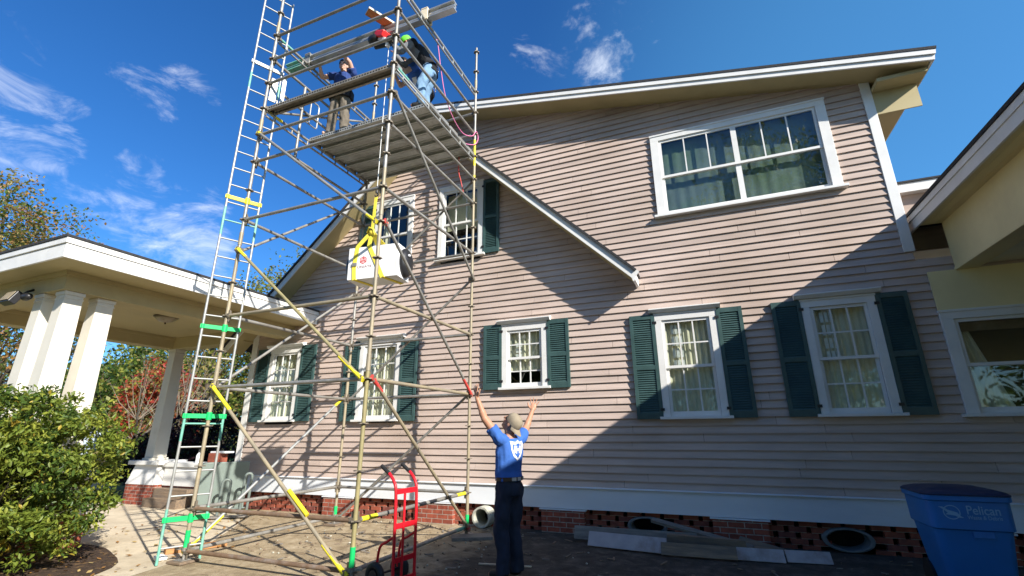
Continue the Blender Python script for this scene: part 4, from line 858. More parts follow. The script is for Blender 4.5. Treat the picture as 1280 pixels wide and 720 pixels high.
    sh = remesh(S, 'shirt', spec['shirt'], root, .009, .015, 11, .45, 2)
    if 'sleevemat' in spec:
        sh.data.materials.append(M[spec['sleevemat']]); off = parent_loc(root)
        for p in sh.data.polygons:
            c = p.center+off
            for s in 'LR':
                a, b = J['sh'+s], J['wr'+s]; ax_ = (J['el'+s]-a).normalized()
                if (c-a).dot(ax_) > .03 and ((c-(a+J['el'+s])/2).length < .24 or (c-(b+J['el'+s])/2).length < .24): p.material_index = 1
    # trousers
    Pm = MB(); loft(Pm, [(J['pelvis']-Vector((0, 0, .10)), rt, fwd, .160, .120), (J['pelvis'], rt, fwd, .170, .128), (J['pelvis']+Vector((0, 0, .09)), rt, fwd, .160, .120)])
    for s in 'LR':
        an = J['ank'+s]+Vector((0, 0, -.035)); Pm.chain([J['hip'+s], J['knee'+s]], [.108, .084]); Pm.tube([J['knee'+s]+(J['hip'+s]-J['knee'+s])*.1, J['knee'+s], an], [.086, .083, .076], 16)
    remesh(Pm, 'trousers', spec['trousers'], root, .010, .020, 9, .6, 2)
    for s in 'LR':
        f = MB(); f.caps(J['ank'+s]+Vector((0, 0, -.02)), J['toe'+s]-(J['toe'+s]-J['ank'+s]).normalized()*.02, .050, .042); f.caps(J['ank'+s], J['ank'+s]+Vector((0, 0, .03)), .05, .048); f.build('boot', spec.get('boot', 'rubber'), root, smooth=True)
    if spec.get('belt'):
        b = MB(); n = 28; vs = []
        for z in (.055, .095):
            for k in range(n): t = 2*math.pi*k/n; vs.append(J['pelvis']+Vector((0, 0, z))+rt*.178*math.cos(t)+fwd*.138*math.sin(t))
        b.add(vs, [(k, (k+1) % n, n+(k+1) % n, n+k) for k in range(n)], 0)
        for t0, m_ in ((250, 1), (275, 1), (310, 1)):
            for t in [R(t0)]: c = J['pelvis']+Vector((0, 0, .075))+rt*.181*math.cos(t)+fwd*.141*math.sin(t); nn = (rt*math.cos(t)/.178+fwd*math.sin(t)/.138).normalized(); b.obox(c, Vector((-nn.y, nn.x, 0)), nn, (0, 0, 1), .028, .003, .017, 1)
        b.build('belt', [spec['belt'], 'buckle'], root, smooth='auto')
    return root, sh, J, rt, fwd, hr, hf, hu
UPZ = Vector((0, 0, 1))
# man on the ground, back three-quarter to us, arms raised, looking up at the carton
Bm = Vector((-2.20, 5.27, 0)); F = Vector((-.94, .34, 0)); Lf = Vector((-F.y, F.x, 0))
def at(f, l, z): return Bm+F*f+Lf*l+UPZ*z
man = dict(base=Bm, fwd=F, label='man in a blue t-shirt and taupe cap raising both arms in front of the house', skin='skin', hair='hairgrey', vox=.0065,
    J=dict(pelvis=at(0, 0, .93), waist=at(.015, 0, 1.08), chest=at(0, 0, 1.28), neck=at(-.03, 0, 1.465), head=at(-.04, .0, 1.60),
        hipL=at(0, .085, .90), hipR=at(0, -.085, .90), kneeL=at(.04, .09, .50), kneeR=at(.02, -.09, .50), ankL=at(-.01, .10, .09), ankR=at(-.02, -.10, .09), toeL=at(.16, .12, .045), toeR=at(.15, -.12, .045),
        shL=at(-.01, .170, 1.43), shR=at(-.01, -.170, 1.43), elL=(-2.385, 4.99, 1.655), wrL=(-2.46, 4.95, 1.875), elR=(-2.13, 5.66, 1.56), wrR=(-2.10, 5.80, 1.76)),
    head_up=(.70, -.14, .60), head_f=(-.60, .06, .78), handL=((-.22, 0, 1), (.5, .75, 0), -1, .42, .18), handR=((.18, .25, .9), (.3, -.8, .2), -1, .50, .12),
    cap=('captan', -1, .03), shirt='blueshirt', sleeve=.55, trousers='navy', belt='belt', hem=.055)
root, sh, J, rt, fwd, hr, hf, hu = person(man)
def decal(sh, root, c, ax, ay, n, polys, name, m, parent):
    me = sh.data; bv = BVHTree.FromPolygons([v.co+parent_loc(root) for v in me.vertices], [tuple(p.vertices) for p in me.polygons]); mb = MB()
    bmm = bmesh.new()
    for poly in polys:
        vs = [bmm.verts.new((x, y, 0)) for x, y in poly]; bmm.faces.new(vs)
    bmesh.ops.triangulate(bmm, faces=bmm.faces); bmesh.ops.subdivide_edges(bmm, edges=bmm.edges, cuts=3, use_grid_fill=True); bmm.verts.index_update(); vs = []
    for v in bmm.verts:
        o = Vector(c)+Vector(ax)*v.co.x+Vector(ay)*v.co.y+Vector(n)*.5; h = bv.ray_cast(o, -Vector(n)); vs.append(h[0]+Vector(n)*.004 if h[0] is not None else o-Vector(n)*.5)
    mb.add(vs, [tuple(v.index for v in f.verts) for f in bmm.faces]); bmm.free(); return mb.build(name, m, parent)
bn_ = -fwd.normalized(); bx = Vector((-bn_.y, bn_.x, 0))
sc_ = .098
shield = [[(-1, .9), (-.35, .78), (-.35, .5), (-.72, .55), (-.72, 0), (-.95, .0)], [(1, .9), (.95, 0), (.72, 0), (.72, .55), (.35, .5), (.35, .78)], [(-.35, .78), (0, 1), (.35, .78), (.35, .5), (0, .7), (-.35, .5)],
    [(-.95, 0), (-.72, 0), (-.45, -.62), (0, -1), (0, -1.25), (-.6, -.82)], [(.95, 0), (.6, -.82), (0, -1.25), (0, -1), (.45, -.62), (.72, 0)],
    [(-.55, .4), (-.2, .35), (-.2, .05), (.2, .05), (.2, .35), (.55, .4), (.55, -.35), (.2, -.5), (.2, -.2), (-.2, -.2), (-.2, -.5), (-.55, -.35)]]
decal(sh, root, J['chest']+UPZ*.04, bx*-1*sc_ if False else bx*sc_, UPZ*sc_, bn_, shield, 'shirt_emblem', 'print', sh)
# worker on the deck at the left, reaching up to the beam
Bw = Vector((-5.76, 5.62, 6.662)); F = Vector((.25, -.97, 0)).normalized(); Lf = Vector((-F.y, F.x, 0))
def at(f, l, z): return Bw+F*f+Lf*l+UPZ*z
w1 = dict(base=Bw, fwd=F, label='worker in a navy t-shirt and backwards cap reaching up on the deck at the left', skin='skinlight', hair='hairbrown', vox=.009,
    J=dict(pelvis=at(0, 0, .93), waist=at(.0, 0, 1.08), chest=at(.0, 0, 1.27), neck=at(.0, 0, 1.46), head=at(.03, -.01, 1.61),
        hipL=at(0, .09, .90), hipR=at(0, -.09, .90), kneeL=at(.03, .12, .5), kneeR=at(.02, -.12, .5), ankL=at(0, .14, .09), ankR=at(0, -.14, .09), toeL=at(.15, .17, .045), toeR=at(.15, -.17, .045),
        shL=at(0, .19, 1.43), shR=at(0, -.19, 1.43), elL=(-5.54, 5.50, 8.22), wrL=(-5.58, 5.29, 8.28), elR=(-6.12, 5.44, 8.02), wrR=(-6.04, 5.27, 8.16)),
    head_up=(.05, -.05, 1), head_f=(.35, -.93, -.05), handL=((0, -.2, 1), (0, -1, 0), -1, .2, .5), handR=((.05, -.2, 1), (0, -1, 0), 1, .2, .5),
    cap=('black', -1, .02), shirt='navyshirt', sleeve=.5, trousers='khaki', belt='black', hem=-.04)
r1, s1, *_ = person(w1)
mb = MB()
for a in (-150, -110, -70, -30, 20): t = R(a); c = Bw+UPZ*.93+Vector((math.cos(t)*.20, math.sin(t)*.16, 0)); mb.obox(c, (math.cos(t), math.sin(t), 0), (-math.sin(t), math.cos(t), 0), UPZ, .03, .07, .085)
mb.build('tool_pouch', 'black', r1, bevel=.012)
mb = MB()
for k in range(9): t = R(-150+15*k); c = Bw+UPZ*1.035+Vector((math.cos(t)*.205, math.sin(t)*.165, 0)); mb.obox(c, (math.cos(t), math.sin(t), 0), (-math.sin(t), math.cos(t), 0), UPZ, .008, .014, .035)
mb.build('tool_pouch', 'print', r1)
# worker in the green cap leaning to the hoist
Bg = Vector((-3.92, 5.62, 6.662)); F = Vector((-.95, -.30, 0)).normalized(); Lf = Vector((-F.y, F.x, 0))
def at(f, l, z): return Bg+F*f+Lf*l+UPZ*z
w2 = dict(base=Bg, fwd=F, label='worker in a lime green cap and light jeans leaning to the hoist', skin='skin', hair='hairbrown', vox=.009, chestf=(-.72, -.2, -.55), crt=(F.y, -F.x, 0),
    J=dict(pelvis=at(-.10, 0, .86), waist=at(-.05, 0, 1.02), chest=at(.08, 0, 1.22), neck=at(.22, 0, 1.40), head=at(.36, .0, 1.52),
        hipL=at(-.10, .09, .84), hipR=at(-.10, -.09, .84), kneeL=at(.0, .13, .47), kneeR=at(.02, -.13, .47), ankL=at(-.03, .15, .09), ankR=at(-.02, -.15, .09), toeL=at(.12, .17, .045), toeR=at(.12, -.17, .045),
        shL=at(.17, .19, 1.33), shR=at(.19, -.18, 1.33), elL=at(.38, .22, 1.14), wrL=at(.52, .16, 1.32), elR=at(.45, -.18, 1.20), wrR=at(.58, -.10, 1.38)),
    head_up=(-.30, -.50, .80), head_f=(-.85, -.15, -.45), handL=((-.5, -.1, .8), (-.6, .2, -.3), 1, .2, .5), handR=((-.5, -.1, .8), (-.6, .2, -.3), -1, .2, .5),
    cap=('capgreen', 1, .01), shirt='black', sleeve=2, sleevemat='greycloth', trousers='denim', belt='black', hem=-.06)
person(w2)
# third worker behind, bent low
Bt = Vector((-4.20, 6.02, 6.662)); F = Vector((-.75, -.66, 0)).normalized(); Lf = Vector((-F.y, F.x, 0))
def at(f, l, z): return Bt+F*f+Lf*l+UPZ*z
w3 = dict(base=Bt, fwd=F, label='worker in blue printed shirt and black trousers bending behind the green capped worker', skin='skinlight', hair='hairbrown', vox=.009, chestf=(-.5, -.45, -.7), crt=(F.y, -F.x, 0),
    J=dict(pelvis=at(-.08, 0, .84), waist=at(-.02, 0, .98), chest=at(.10, 0, 1.15), neck=at(.26, 0, 1.28), head=at(.38, 0, 1.36),
        hipL=at(-.08, .09, .82), hipR=at(-.08, -.09, .82), kneeL=at(.04, .13, .46), kneeR=at(.05, -.13, .46), ankL=at(-.04, .15, .09), ankR=at(-.03, -.15, .09), toeL=at(.11, .17, .045), toeR=at(.11, -.17, .045),
        shL=at(.20, .18, 1.22), shR=at(.22, -.18, 1.22), elL=at(.36, .20, 1.02), wrL=at(.50, .12, 1.22), elR=at(.40, -.22, 1.05), wrR=at(.55, -.14, 1.25)),
    head_up=(-.45, -.3, .8), head_f=(-.6, -.6, -.5), handL=((-.4, -.3, .8), (-.6, -.4, -.3), 1, .2, .5), handR=((-.4, -.3, .8), (-.6, -.4, -.3), -1, .2, .5),
    cap=('black', -1, .02), shirt='blueshirt', sleeve=.5, trousers='black', belt='black', hem=-.03)
r3, s3, J3, rt3, f3, *_ = person(w3)
decal(s3, r3, J3['waist']+UPZ*.06, rt3*.11, UPZ*.11, (f3-UPZ*.3).normalized(), [[(-1, .6), (-.3, .9), (0, .4), (.4, .8), (1, .5), (.6, .1), (.9, -.4), (.2, -.2), (-.1, -.8), (-.5, -.3), (-.9, -.5), (-.6, .1)]], 'shirt_print', 'print', s3)

# ------------------------------------------------------------------ hand truck
ht = thing('hand_truck', (-3.11, 4.585, 0), 'red two wheeled hand truck standing by the scaffold', 'hand truck')
ua = Vector((.16, .987, 0)).normalized(); hb_ = Vector((-.987, .16, 0)).normalized(); hc_ = Vector((-3.11, 4.585, 0)); W2 = .155
def hp(u, b, z): return hc_+ua*u+hb_*b+UPZ*z
for s in (-1, 1):
    mb = MB(); mb.tube(smoothpath([hp(s*W2, -.03, .06), hp(s*W2, -.02, .5), hp(s*W2, -.005, .90), hp(s*W2, .03, 1.01), hp(s*W2, .09, 1.075), hp(s*W2, .155, 1.12)], 5), .0165, 12); mb.build('side_tube', 'red', ht, smooth='auto')
    mb = MB(); mb.tube([hp(s*W2, .11, 1.09), hp(s*W2, .23, 1.165)], .0205, 12); mb.build('grip', 'rubber', ht, smooth='auto')
    mb = MB(); mb.tube(smoothpath([hp(s*W2, -.01, .49), hp(s*W2*.98, .08, .44), hp(s*W2*.98, .18, .37), hp(s*W2*.98, .21, .14)], 5), .014, 10); mb.build('wheel_brace', 'red', ht, smooth='auto')
    wl = MB(); c = hp(s*(W2+.02), .20, .125); wl.tube([c-ua*.03, c+ua*.03], .055, 16); w_ = wl.build('wheel', 'blackmetal', ht, smooth='auto')
    wl = MB(); n = 24; q = 10; vs = []
    for k in range(n):
        a = 2*math.pi*k/n; e = hb_*math.cos(a)+UPZ*math.sin(a)
        for j in range(q): b = 2*math.pi*j/q; vs.append(c+e*(.09+.034*math.cos(b))+ua*.034*math.sin(b))
    wl.add(vs, [(k*q+j, k*q+(j+1) % q, ((k+1) % n)*q+(j+1) % q, ((k+1) % n)*q+j) for k in range(n) for j in range(q)]); wl.build('tyre', 'rubber', w_, smooth=True)
for z in (.915, .585, .27):
    mb = MB(); mb.obox(hp(0, -.012, z), ua, hb_, UPZ, W2, .008, .026); mb.build('cross_bar', 'red', ht, bevel=.004)
mb = MB(); mb.tube([hp(-.03, -.015, .91), hp(-.03, -.025, .08)], .0135, 10); mb.build('centre_tube', 'red', ht, smooth='auto')
mb = MB(); mb.obox(hp(0, -.13, .012), ua, hb_, UPZ, .19, .12, .006); mb.obox(hp(0, -.02, .06), ua, hb_, UPZ, .19, .006, .05); mb.build('toe_plate', 'red', ht)
mb = MB(); mb.tube([hp(-W2-.03, .20, .125), hp(W2+.03, .20, .125)], .012, 10); mb.build('axle', 'blackmetal', ht, smooth='auto')

# ------------------------------------------------------------------ waste bin
bi = thing('waste_bin', (2.125, 6.315, 0), 'blue wheeled waste bin with dark lid standing in the shade at the right', 'bin')
bxm, bym = 2.125, 6.315; BS = .92; KX, KY = .84, .80
def rrect(hx, hy, r, cx, cy, z, n=5):
    out = []
    for sx, sy, a0 in ((1, 1, 0), (-1, 1, 90), (-1, -1, 180), (1, -1, 270)):
        for k in range(n+1): a = R(a0+90*k/n); out.append((cx+sx*(hx-r)+r*math.cos(a), cy+sy*(hy-r)+r*math.sin(a), z))
    return out
def stack(mb, rings, mi=0):
    n = len(rings[0]); vs = [v for r_ in rings for v in r_]; mb.add(vs, [(i*n+k, i*n+(k+1) % n, (i+1)*n+(k+1) % n, (i+1)*n+k) for i in range(len(rings)-1) for k in range(n)]+[tuple(range(n-1, -1, -1)), tuple((len(rings)-1)*n+k for k in range(n))], mi)
_rr = rrect
def rrect(hx, hy, r, cx, cy, z, n=5): return _rr(hx*KX, hy*KY, r, cx, cy, z*BS, n)
mb = MB(); stack(mb, [rrect(.27, .28, .06, bxm, bym, .05), rrect(.285, .295, .06, bxm, bym, .10), rrect(.345, .355, .07, bxm, bym, .60), rrect(.352, .362, .07, bxm, bym, .66), rrect(.372, .385, .07, bxm, bym, .675), rrect(.380, .390, .07, bxm, bym, .93), rrect(.398, .408, .07, bxm, bym, .94), rrect(.400, .410, .07, bxm, bym, .985)]); mb.box(bxm-.02, bxm+.13, bym-.368*KY-.004, bym-.34*KY, .60*BS, .655*BS); mb.build('body', 'binblue', bi, smooth='auto')
mb = MB(); rr_ = [rrect(.404, .415, .08, bxm, bym, .986), rrect(.406, .417, .08, bxm, bym, 1.0)]
for t in (20, 45, 70, 88): rr_.append(rrect(.392*math.cos(R(t))+.012, .402*math.cos(R(t))+.012, .08*math.cos(R(t))+.006, bxm, bym, 1.0+.065*math.sin(R(t))))
stack(mb, rr_); mb.build('lid', 'binlid', bi, smooth='auto')
mb = MB(); mb.tube([(bxm-.24, bym+.38, .86), (bxm+.24, bym+.38, .86)], .018, 10)
for s in (-.24, .24): mb.tube([(bxm+s, bym+.28, .86), (bxm+s, bym+.38, .86)], .016, 8)
mb.build('handle', 'binlid', bi, smooth='auto')
for s in (-1, 1):
    mb = MB(); mb.lathe((bxm+s*.245, bym+.235, .13), [(0, -.03), (.13, -.03), (.13, .03), (0, .03)], 24, axis='X'); mb.build('wheel', 'rubber', bi, smooth='auto')
fy = lambda z: bym-.385*KY-(z-.675)*.022-.004
mb = MB(); vs, fs = text_mesh('Pelican', .115); place_flat(mb, vs, fs, (bxm+.09, fy(.852), .852*BS), (.78, 0, 0), (0, -.04, .92)); vs, fs = text_mesh('Waste & Debris', .05); place_flat(mb, vs, fs, (bxm+.09, fy(.783), .787*BS), (.76, 0, 0), (0, -.04, .92)); mb.build('lettering', 'binprint', bi)
mb = MB(); c0 = Vector((bxm-.145, fy(.83)-.001, .83*BS)); n = 28; vs = []
for r_ in (.062, .054):
    for k in range(n): a = 2*math.pi*k/n; vs.append(c0+Vector((1.05*r_*math.cos(a), -.04*r_*math.sin(a), r_*math.sin(a))))
mb.add(vs, [(k, (k+1) % n, n+(k+1) % n, n+k) for k in range(n)])
bird = [(-.095, .048), (-.06, .046), (-.03, .022), (.0, .012), (.04, .0), (.06, -.03), (.085, -.045), (.05, -.045), (.02, -.028), (-.02, -.022), (-.05, -.02), (-.03, -.005), (-.055, .02)]
mb.add([c0+Vector((x, -.001-.04*z, z)) for x, z in bird], [tuple(range(len(bird)))]); mb.build('emblem', 'binprint', bi)

# ------------------------------------------------------------------ offcuts lying along the wall
def board(p, q, w, h, m, name, lab, cat='board', cut=.0, tilt=(0, 0, 1)):
    p, q = Vector(p), Vector(q); d = (q-p).normalized(); u = Vector(tilt); u = (u-d*u.dot(d)).normalized(); s = d.cross(u)
    mb = MB(); vs = []
    for t, sgn in ((p, 1), (q, 1)):
        for a, b in ((-1, -1), (1, -1), (1, 1), (-1, 1)): vs.append(t+s*a*w/2+u*b*h/2+d*(cut*a))
    mb.add(vs, [(0, 1, 2, 3), (7, 6, 5, 4)]+[(i, (i+1) % 4, (i+1) % 4+4, i+4) for i in range(4)])
    return tag(mb.build(name, m, bevel=.002), lab, cat, 'wood offcuts piled along the wall' if cat == 'board' else None)
board((-1.76, 7.05, .10), (-.72, 6.93, .10), .012, .19, 'boardwhite', 'siding_offcut', 'pale painted board propped on edge at the left end of the wood pile', cut=.0, tilt=(.12, .5, .85))
board((-.78, 6.86, .085), (.10, 6.90, .085), .014, .15, 'oldwood', 'siding_offcut', 'brown stained board on edge in the middle of the wood pile', tilt=(0, .5, .85))
board((.05, 6.98, .07), (.62, 7.02, .07), .012, .15, 'boardwhite', 'siding_offcut', 'short pale board on edge right of the brown stained board', tilt=(0, .55, .8))
board((.64, 7.08, .065), (1.12, 7.14, .065), .012, .14, 'boardwhite', 'siding_offcut', 'short pale board on edge nearest the right hand oval vent', tilt=(0, .55, .8))
board((-2.02, 7.28, .12), (-.35, 7.28, .12), .030, .18, 'greywood', 'grey_plank', 'long dark grey plank lying behind the pale boards', tilt=(0, .4, .9))
board((-.72, 7.16, .16), (.22, 7.14, .15), .09, .085, 'oldwood', 'wood_beam', 'short brown squared beam on top of the wood pile', tilt=(0, 0, 1))
board((-.95, 7.55, .30), (.30, 7.25, .09), .09, .04, 'greywood', 'wood_post', 'weathered grey post sloping from the vent down to the right', tilt=(0, -.3, 1))
board((-1.02, 7.66, .10), (-.60, 7.40, .14), .10, .03, 'greywood', 'wood_scrap', 'short wood scrap poking out of the left oval vent', tilt=(0, -.3, 1))
board((.15, 7.55, .12), (.66, 7.40, .03), .16, .02, 'oldwood', 'wood_scrap', 'flat brown wood scrap leaning at the brick pier right of the pile', tilt=(0, -.4, 1))
board((-2.76, 5.66, .012), (-2.13, 5.76, .012), .022, .014, 'timberend', 'thin_stick', 'thin pale stick lying on the ground behind the boots of the man', 'stick')
mb = MB(); c = Vector((-6.55, 4.40, .03))
mb.ell(c, [(.09, .03, 0), (-.03, .05, 0), (0, 0, .035)], 14, 8); o = mb.build('crumpled_paper', 'rag', smooth=False)
for v in o.data.vertices: v.co += Vector((noise.noise(v.co*40), noise.noise(v.co*43+Vector((5, 0, 0))), abs(noise.noise(v.co*37))))*.02
tag(o, 'crumpled white paper beside the reddish timber sole board', 'litter')

# ------------------------------------------------------------------ folding table on its side, bottle, pot
tb = thing('folding_table', (-9.3, 7.2, 0), 'grey green folding table tipped on edge beside the carport wall', 'table')
tc = Vector((-9.35, 7.28, .50)); tu = Vector((.60, .80, 0)).normalized(); tw = Vector((.16, -.12, .98)).normalized(); tn = tu.cross(tw).normalized()
mb = MB(); mb.obox(tc, tu, tw, tn, .42, .47, .02); mb.build('table_top', 'tableplastic', tb, bevel=.012)
def archleg(c, wd, up, h, hw, r=.019):
    c, wd, up = Vector(c), Vector(wd).normalized(), Vector(up).normalized(); pts = [c-wd*hw]
    for k in range(0, 181, 30): a = R(k); pts.append(c+up*(h-hw)-wd*hw*math.cos(a)+up*hw*math.sin(a))
    pts.append(c+wd*hw); mb = MB(); mb.tube(pts, r, 10); mb.build('leg', 'tablegrey', tb, smooth='auto')
archleg((-8.95, 7.02, .0), (.5, .65, 0), (.10, -.05, 1), .66, .07, .026); archleg((-8.72, 7.30, .02), (.5, .65, 0), (.10, -.05, 1), .74, .06, .026)
mb = MB(); mb.beam((-8.98, 6.98, .12), (-8.72, 7.33, .12), .022, .022); mb.build('leg_brace', 'tablegrey', tb)
o = MB().obox((-8.85, 6.62, .035), Vector((.80, .62, 0)).normalized(), Vector((-.62, .80, 0)).normalized(), (0, 0, 1), .70, .10, .012).build('loose_board', 'greywood', bevel=.003); tag(o, 'grey flat board lying on the ground below the tipped folding table', 'board')
bo = thing('bottle', (-10.9, 7.75, .892), 'white plastic bottle standing on the low white carport wall', 'bottle')
mb = MB(); mb.lathe((-10.9, 7.75, .892), [(.0, 0), (.045, .0), (.048, .01), (.048, .15), (.035, .185), (.018, .20), (.018, .215)], 18); mb.build('bottle_body', 'bottle', bo, smooth='auto')
mb = MB(); mb.lathe((-10.9, 7.75, 1.107), [(.022, 0), (.022, .05), (.012, .06), (.012, .085), (0, .085)], 14); mb.build('cap', 'blackmetal', bo, smooth='auto')
o = MB().box(-10.38, -10.10, 7.60, 7.86, .892, 1.10).build('brick_block', 'loosebrick', bevel=.008); tag(o, 'orange brown block on the low white wall beside the bottle', 'block')
o = MB().box(-10.42, -9.95, 7.66, 7.90, 1.102, 1.14).build('white_tray', 'bottle', bevel=.008); tag(o, 'small white tray lying on the orange brown block', 'tray')
po = thing('garden_pot', (-9.35, 4.2, .93), 'upturned terracotta pot behind the shrub by the carport columns', 'pot')
mb = MB(); mb.lathe((-9.30, 4.25, .93), [(.22, 0), (.23, .05), (.20, .06), (.15, .34), (.13, .42), (.04, .47), (0, .475)], 24); mb.build('pot_body', 'terracotta', po, smooth='auto')

# ------------------------------------------------------------------ foliage
def leaves(centres, sizes, per, leaf, mats, name, parent, wts=None, shape='quad', up=.35, asp=.55):
    """many separate small leaf faces scattered about clump centres"""
    C = np.array(centres, float); S = np.array(sizes, float); n = len(C)*per
    idx = np.repeat(np.arange(len(C)), per)
    off = rng.normal(size=(n, 3)); off /= np.linalg.norm(off, axis=1)[:, None]; off *= (rng.random(n)**.5)[:, None]
    P = C[idx]+off*S[idx]
    d = rng.normal(size=(n, 3)); d[:, 2] -= .2; d /= np.linalg.norm(d, axis=1)[:, None]
    nn = rng.normal(size=(n, 3)); nn[:, 2] = np.abs(nn[:, 2])+up; nn -= d*np.sum(nn*d, 1)[:, None]; nn /= np.linalg.norm(nn, axis=1)[:, None]
    w = np.cross(d, nn); s = leaf*(.6+.8*rng.random(n))[:, None]
    if shape == 'quad':
        V = np.stack([P-d*s*.5, P+w*s*asp*.5, P+d*s*.5, P-w*s*asp*.5], 1); k = 4; tri = [(0, 1, 2, 3)]
    else:                                                # pointed, folded leaf: 6 verts, 2 quads
        V = np.stack([P-d*s*.5, P-d*s*.12+w*s*asp*.5+nn*s*.08, P+d*s*.28+w*s*asp*.36+nn*s*.06, P+d*s*.55, P+d*s*.28-w*s*asp*.36+nn*s*.06, P-d*s*.12-w*s*asp*.5+nn*s*.08], 1); k = 6; tri = [(0, 1, 2, 3), (0, 3, 4, 5)]
    V = V.reshape(-1, 3)-np.array(parent_loc(parent))
    nf = n*len(tri); me = bpy.data.meshes.new(name); me.vertices.add(len(V)); me.vertices.foreach_set('co', V.ravel())
    T = (np.arange(n)[:, None, None]*k+np.array(tri)[None]).reshape(-1, 4); me.loops.add(T.size); me.loops.foreach_set('vertex_index', T.ravel().astype(np.int32)); me.polygons.add(nf)
    me.polygons.foreach_set('loop_start', np.arange(0, T.size, 4, dtype=np.int32)); me.polygons.foreach_set('loop_total', np.full(nf, 4, np.int32))
    for m in mats: me.materials.append(m)
    cm = rng.choice(len(mats), size=len(C), p=wts); mi = cm[idx]; r = rng.random(n) < .35; mi[r] = rng.choice(len(mats), size=r.sum(), p=wts)
    me.polygons.foreach_set('material_index', np.repeat(mi, len(tri)).astype(np.int32)); me.update(calc_edges=True); me.validate()
    o = bpy.data.objects.new(name, me); COL.objects.link(o); o.parent = parent; return o
LM = {}
def lm(k, c, tr=.5): 
    if k not in LM: LM[k] = leafmat('leaf_'+k, c, tr)
    return LM[k]
G1, G2, G3 = lm('deep_green', (.055, .105, .022)), lm('mid_green', (.12, .18, .03)), lm('yellow_green', (.26, .27, .05))
Y1, Y2, R1, R2 = lm('straw', (.38, .30, .10)), lm('ochre', (.40, .22, .07)), lm('crimson', (.42, .04, .03)), lm('rust_red', (.40, .13, .05))
P1, P2 = lm('plum', (.028, .012, .016)), lm('dark_green', (.02, .04, .015)); O1 = lm('olive', (.20, .18, .06))
def tree(loc, h, sp, mats, label, name='broadleaf_tree', wts=None, base=.25, clumps=60, per=60, leaf=.22, trunk=.16, shape=1., sz=.16, gap=.25, sd=1, twiggy=False):
    random.seed(sd); x, y = loc[0], loc[1]; t = thing(name, (x, y, 0), label, 'tree' if 'shrub' not in name and 'bush' not in name else 'shrub')
    cs, ss = [], []; zc = h*(base+1)/2; rz = h*(1-base)/2; tries = 0
    while len(cs) < clumps and tries < 4000:
        tries += 1; u = Vector((random.gauss(0, 1), random.gauss(0, 1), random.gauss(0, 1))).normalized()*(random.random()**.38)
        if noise.noise((u.x*2.1+sd*3.7, u.y*2.1, u.z*2.1)) < -gap: continue
        tap = 1-.35*shape*max(0, u.z)
        cs.append((x+u.x*sp*tap, y+u.y*sp*tap, zc+u.z*rz)); s = h*sz*random.uniform(.6, 1.25); ss.append((s, s, s*.75))
    mb = MB(); top = Vector((x+random.uniform(-.2, .2), y, h*.86)); n = 6; pts = [Vector((x, y, -.05)).lerp(top, k/n)+Vector((random.uniform(-1, 1), random.uniform(-1, 1), 0))*.012*h*(k > 0) for k in range(n+1)]
    mb.tube(pts, [trunk*(1-.85*k/n) for k in range(n+1)], 9); mb.build('trunk', 'bark', t, smooth='auto')
    mb = MB()
    for c in random.sample(cs, min(len(cs), 26 if not twiggy else 60)):
        c = Vector(c); k = min(n-1, max(1, int((c.z/h)*n*.75))); a = pts[k]; m_ = a.lerp(c, .55)+Vector((0, 0, -.04*h)); mb.tube([a, m_, c], [trunk*.32*(1-.7*k/n), trunk*.18, trunk*.04], 6)
        if twiggy:
            for q in range(4): e = c+Vector((random.uniform(-1, 1), random.uniform(-1, 1), random.uniform(-.2, 1)))*h*.09; mb.tube([m_.lerp(c, .6+.1*q), e], [trunk*.06, trunk*.015], 5)
    mb.build('limb', 'bark' if not twiggy else 'twig', t, smooth='auto')
    if per: leaves(cs, ss, per, leaf, mats, 'crown', t, wts)
    return t
def rp_(px, dist):                                       # bearing (by tan, measured from the lens) and distance -> ground point
    a = px; return (math.sin(a)*dist, math.cos(a)*dist)
bear = lambda dx, dy: math.atan2(dx, dy)
def bt_(dx, dy, dist): a = bear(dx, dy); return (math.sin(a)*dist, math.cos(a)*dist)
